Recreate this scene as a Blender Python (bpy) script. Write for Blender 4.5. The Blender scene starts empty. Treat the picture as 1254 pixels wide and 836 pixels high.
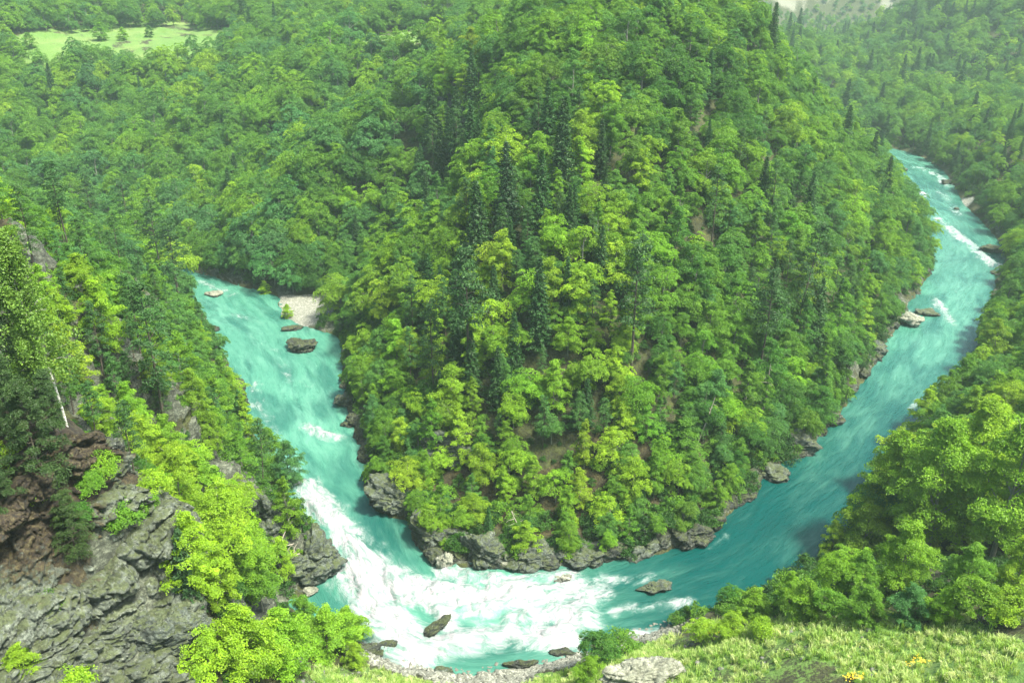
import bpy, bmesh, math, random
import numpy as np
from mathutils import Vector, Matrix

SC = bpy.context.scene
COL = SC.collection
PI = math.pi
random.seed(11)
RNG = np.random.default_rng(11)

# ------------------------------------------------------------------ camera geometry
CAM_H = 100.0
PITCH = math.radians(24.6)
F_PX = 1086.0
CX, CY = 627.0, 418.0
SP, CP = math.sin(PITCH), math.cos(PITCH)


def ray(px, py):
    a = np.asarray(px, float) - CX
    b = CY - np.asarray(py, float)
    return a, F_PX * CP + b * SP, -F_PX * SP + b * CP


def at_y(px, py, Y):
    dx, dy, dz = ray(px, py)
    k = Y / dy
    return dx * k, dy * k, CAM_H + dz * k


def at_z(px, py, z=0.0):
    dx, dy, dz = ray(px, py)
    k = (z - CAM_H) / dz
    return dx * k, dy * k, CAM_H + dz * k


def project(x, y, z):
    zz = z - CAM_H
    depth = y * CP - zz * SP
    up = y * SP + zz * CP
    depth = np.where(np.abs(depth) < 1e-3, 1e-3, depth)
    return CX + F_PX * x / depth, CY - F_PX * up / depth, depth


# ------------------------------------------------------------------ noise
def _hash(i, j, k, seed):
    i = i.astype(np.int64); j = j.astype(np.int64); k = k.astype(np.int64)
    h = (i * 374761393 + j * 668265263 + k * 2147483647 + seed * 974711) & 0xFFFFFFFF
    h = ((h ^ (h >> 13)) * 1274126177) & 0xFFFFFFFF
    h = ((h ^ (h >> 16)) * 2246822519) & 0xFFFFFFFF
    h = h ^ (h >> 15)
    return (h & 0xFFFFFF) / float(0xFFFFFF)


def vnoise(x, y, z, seed=0):
    xi, yi, zi = np.floor(x), np.floor(y), np.floor(z)
    xf, yf, zf = x - xi, y - yi, z - zi
    u, v, w = (t * t * (3 - 2 * t) for t in (xf, yf, zf))
    out = 0
    for a in (0, 1):
        for b in (0, 1):
            for c in (0, 1):
                wt = (u if a else 1 - u) * (v if b else 1 - v) * (w if c else 1 - w)
                out = out + wt * _hash(xi + a, yi + b, zi + c, seed)
    return out * 2 - 1


def fbm(x, y, z, seed=0, octv=4, gain=0.5):
    s, amp, tot = 0, 1.0, 0.0
    for o in range(octv):
        s = s + amp * vnoise(x, y, z, seed + o * 17)
        tot += amp
        x, y, z = x * 2.03 + 3.1, y * 2.03 + 1.7, z * 2.03 + 5.3
        amp *= gain
    return s / tot


def worley(p, seed=0):
    """(random value of the cell, distance to the cell's border) for points n x 3"""
    c = np.floor(p)
    f1 = np.full(len(p), 9.0); f2 = np.full(len(p), 9.0); val = np.zeros(len(p))
    for a in (-1, 0, 1):
        for b in (-1, 0, 1):
            for d in (-1, 0, 1):
                q = c + np.array([a, b, d])
                o = np.column_stack([_hash(q[:, 0], q[:, 1], q[:, 2], seed + k) for k in (1, 2, 3)])
                dd = ((q + o - p) ** 2).sum(1)
                v = _hash(q[:, 0], q[:, 1], q[:, 2], seed + 9)
                m = dd < f1
                f2 = np.where(m, f1, np.minimum(f2, dd)); val = np.where(m, v, val); f1 = np.where(m, dd, f1)
    return val, np.sqrt(f2) - np.sqrt(f1)


def bedrock(p, seed, size=1.0, dip=(0.5, 0.35)):
    """relief of jointed, bedded rock at points p (metres), about -1..1"""
    R_ = np.array(Matrix.Rotation(dip[0], 3, 'X') @ Matrix.Rotation(dip[1], 3, 'Y'))
    q = p @ R_.T / size
    q = q + 0.25 * np.column_stack([vnoise(q[:, 0] * 1.3, q[:, 1] * 1.3, q[:, 2] * 1.3, seed + k) for k in (40, 41, 42)])
    v1, e1 = worley(q * np.array([0.32, 0.32, 0.75]), seed)
    v2, e2 = worley(q * np.array([0.85, 0.85, 2.1]), seed + 50)
    v3, e3 = worley(q * np.array([2.2, 2.2, 4.5]), seed + 90)
    return (1.15 * (v1 - 0.5) + 0.55 * (v2 - 0.5) + 0.22 * (v3 - 0.5) - 0.55 * np.exp(-e1 * 14) - 0.25 * np.exp(-e2 * 12) - 0.08 * np.exp(-e3 * 10)
            + 0.12 * fbm(q[:, 0] * 2.5, q[:, 1] * 2.5, q[:, 2] * 4, seed + 60, 3))


def sstep(a, b, x):
    t = np.clip((x - a) / (b - a), 0, 1)
    return t * t * (3 - 2 * t)


# ------------------------------------------------------------------ river outline (photo tracing put on the water plane z = 0)
OUTER_PX = [(100, 290), (185, 318), (222, 352), (250, 388), (268, 425), (284, 465), (290, 500), (308, 545), (345, 605),
            (385, 650), (398, 690), (372, 722), (345, 738), (372, 764), (425, 782), (470, 806), (520, 824), (600, 827),
            (680, 812), (735, 797), (790, 780), (850, 757), (905, 738), (960, 712), (1015, 680), (1060, 630),
            (1085, 590), (1125, 540), (1165, 490), (1195, 440), (1205, 395), (1222, 345), (1236, 310), (1208, 275),
            (1180, 250), (1165, 215), (1137, 195), (1105, 184), (1060, 174), (1000, 164), (930, 156)]
INNER_PX = [(930, 168), (1000, 177), (1060, 188), (1095, 202), (1100, 230), (1120, 265), (1140, 300), (1142, 330), (1118, 362), (1098, 392),
            (1082, 425), (1056, 462), (1026, 505), (988, 550), (935, 578), (920, 605), (885, 628), (876, 650), (830, 670),
            (735, 688), (690, 692), (610, 692), (545, 690), (505, 664), (512, 640), (470, 626), (448, 600), (458, 570),
            (440, 540), (428, 500), (424, 462), (418, 440), (424, 412), (390, 404), (356, 394), (342, 378), (345, 362), (306, 352), (266, 340),
            (224, 326), (190, 305), (100, 275)]
RIV_PX = OUTER_PX + INNER_PX
RIV = np.array([at_z(px, py)[:2] for px, py in RIV_PX])
NOUT = len(OUTER_PX)


def smooth_poly(P, n=2):
    for _ in range(n):
        Q = []
        for i in range(len(P)):
            a, b = P[i], P[(i + 1) % len(P)]
            Q += [a * 0.75 + b * 0.25, a * 0.25 + b * 0.75]
        P = np.array(Q)
    return P


RIVS = smooth_poly(RIV, 1)


def inside(P, x, y):
    r = np.zeros(x.shape, bool)
    n = len(P)
    for i in range(n):
        x0, y0 = P[i]; x1, y1 = P[(i + 1) % n]
        if y0 == y1:
            continue
        c = ((y0 > y) != (y1 > y)) & (x < (x1 - x0) * (y - y0) / (y1 - y0) + x0)
        r ^= c
    return r


def poly_dist(P, x, y):
    d = np.full(x.shape, 1e18)
    n = len(P)
    for i in range(n):
        a = P[i]; b = P[(i + 1) % n]
        e = b - a
        L = max((e ** 2).sum(), 1e-9)
        t = np.clip(((x - a[0]) * e[0] + (y - a[1]) * e[1]) / L, 0, 1)
        d = np.minimum(d, (x - a[0] - t * e[0]) ** 2 + (y - a[1] - t * e[1]) ** 2)
    return np.sqrt(d)


def river_sdf(x, y):
    """metres outside the water's edge (negative in the water)"""
    x = np.asarray(x, float); y = np.asarray(y, float)
    d = poly_dist(RIVS, x, y)
    d = d + 0.9 * vnoise(x * 0.22, y * 0.22, x * 0, 5) + 0.5 * vnoise(x * 0.6, y * 0.6, x * 0, 6)
    return np.where(inside(RIVS, x, y), -d, d)


# ------------------------------------------------------------------ terrain heights
CTRL = []


def g(px, py, Y, canopy=0.0):
    x, y, z = at_y(px, py, Y)
    CTRL.append((x, y, z - canopy))


def w(x, y, z):
    CTRL.append((x, y, z))


# wooded hill inside the bend
for a in [(700, 640, 131, 4), (700, 560, 139, 9), (690, 430, 156, 10), (690, 330, 168, 11), (690, 230, 184, 12), (720, 120, 214, 11), (760, 30, 248, 10),
          (800, -25, 280, 10), (840, -40, 320, 10), (930, 0, 290, 10), (1010, 78, 310, 10), (1050, 130, 330, 10),
          (1098, 176, 375, 10), (900, 200, 215, 10), (900, 350, 182, 10), (1000, 250, 240, 10), (1050, 330, 232, 10),
          (860, 560, 141, 8), (820, 450, 155, 10), (950, 480, 168, 9), (560, 300, 188, 10), (500, 205, 230, 10), (450, 290, 228, 9), (560, 90, 258, 10),
          (485, 125, 270, 6), (620, 30, 270, 10), (560, 450, 160, 9), (560, 560, 143, 8), (480, 420, 180, 10), (800, 250, 190, 11), (800, 120, 222, 11)]:
    g(*a)
# hillside past the left arm and its meadow
for a in [(250, 285, 286, 10), (330, 260, 262, 11), (200, 200, 345, 11), (350, 190, 305, 11), (420, 150, 330, 12), (470, 95, 365, 12), (200, 130, 400, 12), (350, 110, 360, 12), (60, 150, 390, 12), (150, 78, 450, 11),
          (60, 66, 470, 0), (200, 62, 474, 0), (180, 38, 545, 0), (330, 60, 440, 10), (470, 52, 400, 0), (540, 42, 430, 0),
          (100, -40, 640, 12), (350, -30, 620, 12), (600, -30, 600, 10), (0, 210, 330, 12), (-80, 120, 420, 12)]:
    g(*a)
# left spur in front
for a in [(-60, 190, 165, 12), (0, 205, 150, 11), (82, 522, 75, 0), (40, 430, 86, 0), (150, 480, 92, 0), (165, 320, 130, 0), (100, 300, 128, 0), (30, 310, 115, 0), (205, 532, 112, 0),
          (222, 350, 182, 0), (275, 430, 196, 4), (190, 565, 79, 0), (150, 605, 75, 0), (60, 620, 68, 0), (100, 700, 66.5, 0),
          (0, 700, 62, 0), (0, 800, 58, 0), (180, 740, 69, 0), (205, 836, 66.5, 0), (-80, 600, 66, 0), (-100, 450, 85, 0), (215, 690, 73, 0), (205, 620, 77, 0),
          (250, 770, 91, 7), (270, 650, 100, 9), (255, 836, 80, 4), (310, 836, 88, 3), (330, 760, 97, 6), (235, 560, 108, 8),
          (265, 600, 124, 0), (310, 590, 131, 0), (340, 620, 127, 0), (385, 650, 127.5, 0), (275, 680, 112, 3), (260, 520, 135, 6)]:
    g(*a)
# near bank and the grassy slope below the lookout
for a in [(440, 805, 101, 0), (380, 836, 91, 0), (600, 840, 95, 0), (700, 836, 91, 0), (760, 820, 89, 0), (800, 836, 84, 0), (850, 800, 88, 0), (1000, 785, 80, 0), (1100, 800, 75, 0), (1250, 785, 70, 0),
          (1000, 745, 91, 0), (950, 745, 96, 0), (1130, 700, 99, 0), (1250, 700, 92, 0), (1000, 836, 73, 0), (1254, 836, 62, 0), (1200, 600, 126, 14), (1254, 500, 142, 13), (1254, 420, 172, 12),
          (1254, 350, 212, 10), (1160, 560, 135, 10)]:
    g(*a)
w(0, 55, 22); w(-30, 50, 40); w(40, 40, 36); w(0, 15, 45); w(60, 10, 62); w(-60, 20, 62); w(0, -60, 80); w(-120, 40, 75); w(120, 40, 72)
# right-hand hills and the gorge beyond
for a in [(1254, 200, 320, 10), (1254, 140, 385, 10), (1180, 150, 410, 9), (1210, 290, 300, 8), (1350, 150, 380, 10), (1400, 400, 200, 10), (1200, 90, 590, 10), (1254, 20, 640, 10), (1254, -60, 720, 10),
          (1100, 118, 560, 9), (1050, 65, 700, 9), (1120, 25, 760, 10), (1150, -30, 820, 10), (1400, -60, 640, 10),
          (985, 60, 800, 8), (1020, 50, 930, 5), (930, 20, 700, 10)]:
    g(*a)
w(335, 1010, 3); w(430, 1010, 8); w(340, 1110, 6); w(440, 1110, 10); w(385, 1190, 70); w(500, 1190, 80); w(430, 1470, 150); w(560, 1470, 150); w(180, 1150, 120); w(700, 1000, 140); w(620, 1150, 120)
w(150, 600, 40); w(60, 500, 62); w(100, 800, 90); w(-60, 760, 105); w(-400, 760, 120); w(-330, 480, 70); w(-250, 330, 30)
w(-300, 200, 75); w(-220, 120, 80); w(-400, 0, 110); w(400, 300, 80); w(330, 120, 85); w(500, 600, 130); w(400, 0, 110); w(0, -300, 120); w(0, 1500, 150)
w(-900, 900, 140); w(900, 900, 140); w(-900, -400, 130); w(900, -400, 130); w(-500, 1400, 150); w(500, 1500, 150)
for i, (bx, by) in enumerate(RIV):
    if by < 640:
        CTRL.append((bx, by, 0.6))
CT = np.array(CTRL)
# drop near-duplicates
keep = []
for i in range(len(CT)):
    if all((CT[i, 0] - CT[j, 0]) ** 2 + (CT[i, 1] - CT[j, 1]) ** 2 > 9 for j in keep):
        keep.append(i)
CT = CT[keep]
CK = 5.0


def _phi(d2):
    return np.sqrt(d2 + CK * CK)


_n = len(CT)
_A = np.zeros((_n + 3, _n + 3))
_D = ((CT[:, None, :2] - CT[None, :, :2]) ** 2).sum(2)
_A[:_n, :_n] = _phi(_D) - 0.6 * np.eye(_n)
_A[:_n, _n] = 1; _A[:_n, _n + 1:] = CT[:, :2] / 300
_A[_n, :_n] = 1; _A[_n + 1:, :_n] = CT[:, :2].T / 300
_W = np.linalg.solve(_A, np.concatenate([CT[:, 2], np.zeros(3)]))


def rbf(x, y):
    out = _W[_n] + _W[_n + 1] * x / 300 + _W[_n + 2] * y / 300
    for i in range(_n):
        out = out + _W[i] * np.sqrt((x - CT[i, 0]) ** 2 + (y - CT[i, 1]) ** 2 + CK * CK)
    return out


BEACH = np.array([at_z(px, py)[:2] for px, py in [(345, 365), (396, 365), (410, 375), (405, 394), (372, 400), (347, 386)]])


def height(x, y, detail=True):
    x = np.asarray(x, float); y = np.asarray(y, float)
    d = river_sdf(x, y)
    h = rbf(x, y)
    r = np.hypot(x, y)
    h = np.clip(h, None, 168)
    if detail:
        h = h + 1.3 * fbm(x * 0.06, y * 0.06, x * 0, 31, 3) + sstep(8, 20, d) * (0.9 * fbm(x * 0.21, y * 0.21, x * 0, 41, 3))
    land = np.maximum(h, 0.35 + 0.12 * np.clip(d, 0, 60))
    land = np.minimum(land, 0.35 + (1.55 - 0.85 * sstep(235, 275, y)) * np.clip(d, 0, None) + 0.004 * np.clip(d, 0, None) ** 2)
    bdd = np.where(inside(BEACH, x, y), 0.0, poly_dist(BEACH, x, y))
    land = np.minimum(land, 0.35 + 0.42 * bdd + 0.012 * bdd ** 2)
    bd = np.where(inside(BEACH, x, y), 1.0, np.clip(1 - poly_dist(BEACH, x, y) / 3.0, 0, 1))
    land = land * (1 - bd) + (0.25 + 0.05 * np.clip(d, 0, 12)) * bd
    bed = np.maximum(-2.4, 0.35 + d * 0.8)
    return np.where(d > 0, land, bed)


def hit(px, py, ymin=40, ymax=1300):
    """first ground point seen through a photo pixel"""
    dx, dy, dz = ray(px, py)
    Y = np.exp(np.linspace(math.log(ymin), math.log(ymax), 900))
    X = dx / dy * Y; Z = CAM_H + dz / dy * Y
    hh = height(X, Y)
    i = np.nonzero(hh >= Z)[0]
    if not len(i):
        return None
    i = i[0]
    return float(X[i]), float(Y[i]), float(hh[i])


# ------------------------------------------------------------------ scene helpers
def mesh(name, v, faces, mats=(), mat_idx=None, smooth=False, attrs=None):
    """faces: list of int arrays, each (n,3) or (n,4)"""
    me = bpy.data.meshes.new(name)
    v = np.asarray(v, np.float32)
    faces = [np.asarray(f, np.int32) for f in faces if len(f)]
    loops = np.concatenate([f.ravel() for f in faces])
    tot = np.concatenate([np.full(len(f), f.shape[1], np.int32) for f in faces])
    start = np.concatenate([[0], np.cumsum(tot)[:-1]]).astype(np.int32)
    me.vertices.add(len(v)); me.vertices.foreach_set('co', v.ravel())
    me.loops.add(len(loops)); me.loops.foreach_set('vertex_index', loops)
    me.polygons.add(len(tot)); me.polygons.foreach_set('loop_start', start); me.polygons.foreach_set('loop_total', tot)
    for m in mats:
        me.materials.append(m)
    if mat_idx is not None:
        me.polygons.foreach_set('material_index', np.asarray(mat_idx, np.int32))
    me.polygons.foreach_set('use_smooth', np.full(len(tot), bool(smooth)) if np.isscalar(smooth) else np.asarray(smooth, bool))
    for k, (dom, typ, arr) in (attrs or {}).items():
        a = me.attributes.new(k, typ, dom)
        arr = np.asarray(arr, np.float32)
        a.data.foreach_set('vector' if typ == 'FLOAT_VECTOR' else 'value', arr.ravel())
    me.update(calc_edges=True)
    return me


def obj(name, me, parent=None, loc=None, rot=None, scale=None):
    o = bpy.data.objects.new(name, me)
    COL.objects.link(o)
    if parent is not None:
        o.parent = parent
    if loc is not None:
        o.location = loc
    if rot is not None:
        o.rotation_euler = rot
    if scale is not None:
        o.scale = (scale,) * 3 if np.isscalar(scale) else scale
    return o


def tag(o, label=None, cat=None, group=None, kind=None):
    if label: o['label'] = label
    if cat: o['category'] = cat
    if group: o['group'] = group
    if kind: o['kind'] = kind
    return o


class NT:
    def __init__(self, name, surface=True):
        self.m = bpy.data.materials.new(name)
        self.m.use_nodes = True
        self.t = self.m.node_tree
        self.t.nodes.clear()
        self.out = self.t.nodes.new('ShaderNodeOutputMaterial')

    def n(self, typ, ins=None, **props):
        nd = self.t.nodes.new(typ)
        for k, v in props.items():
            setattr(nd, k, v)
        for k, v in (ins or {}).items():
            s = nd.inputs[k]
            if hasattr(v, 'is_linked') or isinstance(v, bpy.types.NodeSocket):
                self.t.links.new(v, s)
            else:
                s.default_value = v
        return nd

    def math(self, op, a, b=0.5, clamp=False):
        return self.n('ShaderNodeMath', {0: a, 1: b}, operation=op, use_clamp=clamp).outputs[0]

    def ramp(self, fac, stops, interp='LINEAR'):
        nd = self.n('ShaderNodeValToRGB', {'Fac': fac})
        cr = nd.color_ramp
        cr.interpolation = interp
        while len(cr.elements) < len(stops):
            cr.elements.new(0.5)
        for e, (p, c) in zip(cr.elements, stops):
            e.position = p
            e.color = (*c, 1) if len(c) == 3 else c
        return nd.outputs['Color']

    def mix(self, fac, a, b, mode='MIX'):
        nd = self.n('ShaderNodeMix', data_type='RGBA', blend_type=mode)
        for s, v in ((nd.inputs[0], fac), (nd.inputs[6], a), (nd.inputs[7], b)):
            if isinstance(v, bpy.types.NodeSocket):
                self.t.links.new(v, s)
            else:
                s.default_value = (*v, 1) if isinstance(v, tuple) and len(v) == 3 else v
        return nd.outputs[2]

    def noise(self, vec, scale, detail=4, rough=0.55, dist=0.0, out='Fac'):
        ins = {'Scale': scale, 'Detail': detail, 'Roughness': rough, 'Distortion': dist}
        if vec is not None:
            ins['Vector'] = vec
        return self.n('ShaderNodeTexNoise', ins).outputs[out]

    def map(self, vec, scale=(1, 1, 1), rot=(0, 0, 0)):
        return self.n('ShaderNodeMapping', {'Vector': vec, 'Scale': scale, 'Rotation': rot}).outputs[0]

    def attr(self, name):
        return self.n('ShaderNodeAttribute', attribute_name=name)

    def smooth(self, x, a, b):
        return self.n('ShaderNodeMapRange', {0: x, 1: a, 2: b, 3: 0.0, 4: 1.0}, interpolation_type='SMOOTHSTEP').outputs[0]

    def surf(self, s):
        self.t.links.new(s, self.out.inputs['Surface'])
        return self.m


# ------------------------------------------------------------------ materials
def leaf_material(name, random_tint=None, translucency=0.38):
    t = NT(name)
    oi = t.n('ShaderNodeObjectInfo')
    if random_tint:
        base = t.ramp(oi.outputs['Random'], random_tint)
    else:
        base = oi.outputs['Color']
    tone = t.attr('tone').outputs['Fac']
    val = t.n('ShaderNodeMapRange', {0: tone, 1: 0.0, 2: 1.0, 3: 0.62, 4: 1.42}).outputs[0]
    hue = t.n('ShaderNodeMapRange', {0: tone, 1: 0.0, 2: 1.0, 3: 0.512, 4: 0.489}).outputs[0]
    c = t.n('ShaderNodeHueSaturation', {'Hue': hue, 'Saturation': 1.0, 'Value': val, 'Color': base}).outputs[0]
    d = t.n('ShaderNodeBsdfDiffuse', {'Color': c}).outputs[0]
    c2 = t.mix(1.0, c, (1.3, 1.2, 0.5), 'MULTIPLY')
    tr = t.n('ShaderNodeBsdfTranslucent', {'Color': c2}).outputs[0]
    mx = t.n('ShaderNodeMixShader', {0: translucency, 1: d, 2: tr}).outputs[0]
    gl = t.n('ShaderNodeBsdfGlossy', {'Color': (1, 1, 1, 1), 'Roughness': 0.5}).outputs[0]
    return t.surf(t.n('ShaderNodeMixShader', {0: 0.018, 1: mx, 2: gl}).outputs[0])


TINT = {
    'yellow-green': (0.215, 0.38, 0.017),
    'bright-green': (0.16, 0.33, 0.016),
    'mid-green': (0.112, 0.265, 0.017),
    'deep-green': (0.058, 0.178, 0.018),
    'blue-green': (0.07, 0.212, 0.052),
}
TK = list(TINT)
FAR_BROAD = [(0.0, TINT['deep-green']), (0.25, TINT['mid-green']), (0.5, TINT['blue-green']), (0.72, TINT['mid-green']), (0.9, TINT['bright-green']), (1.0, TINT['yellow-green'])]
M_LEAF = leaf_material('leaf')
M_LEAF_FAR = leaf_material('leaf_far', FAR_BROAD)
M_NEEDLE_FAR = leaf_material('needle_far', [(0.0, (0.020, 0.075, 0.018)), (1.0, (0.040, 0.125, 0.024))], 0.15)
M_NEEDLE = leaf_material('needle', None, 0.15)
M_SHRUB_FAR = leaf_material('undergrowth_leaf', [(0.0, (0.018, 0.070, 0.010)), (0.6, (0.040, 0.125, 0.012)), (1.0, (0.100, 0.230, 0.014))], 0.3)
M_GRASS = leaf_material('grass_blade', [(0.0, (0.18, 0.34, 0.05)), (0.5, (0.30, 0.45, 0.11)), (1.0, (0.48, 0.56, 0.26))], 0.4)


def bark_material(name, a, b, scale=3.0):
    t = NT(name)
    co = t.n('ShaderNodeTexCoord').outputs['Object']
    n = t.noise(t.map(co, (scale, scale, scale * 0.25)), 1.6, 5)
    c = t.ramp(n, [(0.3, a), (0.7, b)])
    bp = t.n('ShaderNodeBump', {'Height': n, 'Strength': 0.6, 'Distance': 0.05}).outputs[0]
    return t.surf(t.n('ShaderNodeBsdfPrincipled', {'Base Color': c, 'Roughness': 0.9, 'Normal': bp}).outputs[0])


M_BARK = bark_material('bark', (0.035, 0.028, 0.02), (0.11, 0.095, 0.07))
M_BARK_GREY = bark_material('beech_bark', (0.10, 0.11, 0.085), (0.24, 0.25, 0.20))
M_DEAD = bark_material('dead_wood', (0.22, 0.2, 0.16), (0.5, 0.46, 0.38))


def birch_bark():
    t = NT('birch_bark')
    co = t.n('ShaderNodeTexCoord').outputs['Object']
    n = t.noise(t.map(co, (1.5, 1.5, 4.0)), 1.3, 4)
    c = t.ramp(n, [(0.36, (0.03, 0.028, 0.025)), (0.44, (0.62, 0.62, 0.56)), (0.8, (0.78, 0.78, 0.72))])
    return t.surf(t.n('ShaderNodeBsdfPrincipled', {'Base Color': c, 'Roughness': 0.7}).outputs[0])


M_BIRCH = birch_bark()


def rock_material(name, dark, mid, light, moss=0.5, wet=False, strata=(0.35, 0.2, 1.0), humus_shade=False):
    t = NT(name)
    geo = t.n('ShaderNodeNewGeometry')
    pos = geo.outputs['Position']
    nz = t.n('ShaderNodeSeparateXYZ', {0: geo.outputs['Normal']}).outputs[2]
    n1 = t.noise(pos, 0.35, 6, 0.62)
    n2 = t.noise(pos, 2.2, 6, 0.68)
    st = t.noise(t.map(pos, strata, (0.5, 0.35, 0.3)), 1.4, 6, 0.65, 0.8)
    s = t.math('ADD', t.math('MULTIPLY', n1, 0.35), t.math('ADD', t.math('MULTIPLY', n2, 0.3), t.math('MULTIPLY', st, 0.35)))
    c = t.ramp(s, [(0.34, dark), (0.5, mid), (0.66, light)])
    # cracks
    vd = t.n('ShaderNodeTexVoronoi', {'Vector': t.mix(0.7, pos, t.n('ShaderNodeVectorMath', {0: t.noise(pos, 0.5, 5, 0.65, out='Color'), 1: (9, 9, 9)}, operation='MULTIPLY').outputs[0]), 'Scale': 0.8}, feature='DISTANCE_TO_EDGE').outputs['Distance']
    crack = t.math('SUBTRACT', 1.0, t.smooth(vd, 0.0, 0.045))
    cmask = t.math('MULTIPLY', crack, t.smooth(n1, 0.42, 0.58))
    c = t.mix(t.math('MULTIPLY', cmask, 0.5), c, (0.012, 0.012, 0.01))
    # lichen spots and moss
    lich = t.smooth(t.noise(pos, 5.5, 3, 0.6), 0.62, 0.68)
    c = t.mix(t.math('MULTIPLY', lich, 0.55), c, (0.40, 0.42, 0.36))
    mn = t.noise(pos, 0.9, 5, 0.65)
    mm = t.math('MULTIPLY', t.smooth(t.math('ADD', mn, t.math('MULTIPLY', nz, 0.22)), 0.60, 0.72), moss)
    mossc = t.mix(t.noise(pos, 3.0, 3), (0.022, 0.04, 0.008), (0.10, 0.13, 0.02))
    c = t.mix(mm, c, mossc)
    if humus_shade:
        hm = t.smooth(t.math('ADD', t.attr('humus_shade').outputs['Fac'], t.math('MULTIPLY', t.math('SUBTRACT', t.math('ADD', t.math('MULTIPLY', n2, 0.5), t.math('MULTIPLY', mn, 0.5)), 0.5), 2.6)), 0.35, 0.75)  # brown soil and moss, with the shade of the unlit side in the colour
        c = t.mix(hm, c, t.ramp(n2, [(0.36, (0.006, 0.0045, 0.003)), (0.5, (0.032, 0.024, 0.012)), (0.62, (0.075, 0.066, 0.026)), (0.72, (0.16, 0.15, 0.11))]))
    h = t.math('ADD', t.math('MULTIPLY', st, 0.6), t.math('SUBTRACT', t.math('MULTIPLY', n2, 0.5), t.math('MULTIPLY', cmask, 0.5)))
    bp = t.n('ShaderNodeBump', {'Height': h, 'Strength': 0.9, 'Distance': 0.55}).outputs[0]
    pz = t.n('ShaderNodeSeparateXYZ', {0: pos}).outputs[2]
    wetm = t.math('SUBTRACT', 1.0, t.smooth(t.math('ADD', pz, t.math('MULTIPLY', n2, 0.5)), 0.35, 1.0))
    c = t.mix(t.math('MULTIPLY', wetm, 0.62), c, (0.012, 0.016, 0.014))
    ro = t.n('ShaderNodeMapRange', {0: wetm, 1: 0.0, 2: 1.0, 3: 0.85, 4: 0.35}).outputs[0]
    return t.surf(t.n('ShaderNodeBsdfPrincipled', {'Base Color': c, 'Roughness': ro, 'Normal': bp}).outputs[0])


M_ROCK = rock_material('grey_rock', (0.011, 0.015, 0.012), (0.064, 0.084, 0.068), (0.20, 0.24, 0.195), 0.6)
M_CLIFF = rock_material('cliff_rock', (0.009, 0.012, 0.009), (0.088, 0.110, 0.084), (0.27, 0.315, 0.245), 0.6, humus_shade=True, strata=(0.5, 0.3, 0.7))
M_ROCK_DARK = rock_material('dark_rock', (0.006, 0.008, 0.007), (0.026, 0.033, 0.027), (0.085, 0.105, 0.085), 0.5)
M_ROCK_PALE = rock_material('pale_rock', (0.07, 0.075, 0.055), (0.24, 0.26, 0.20), (0.46, 0.48, 0.40), 0.15)


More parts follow.
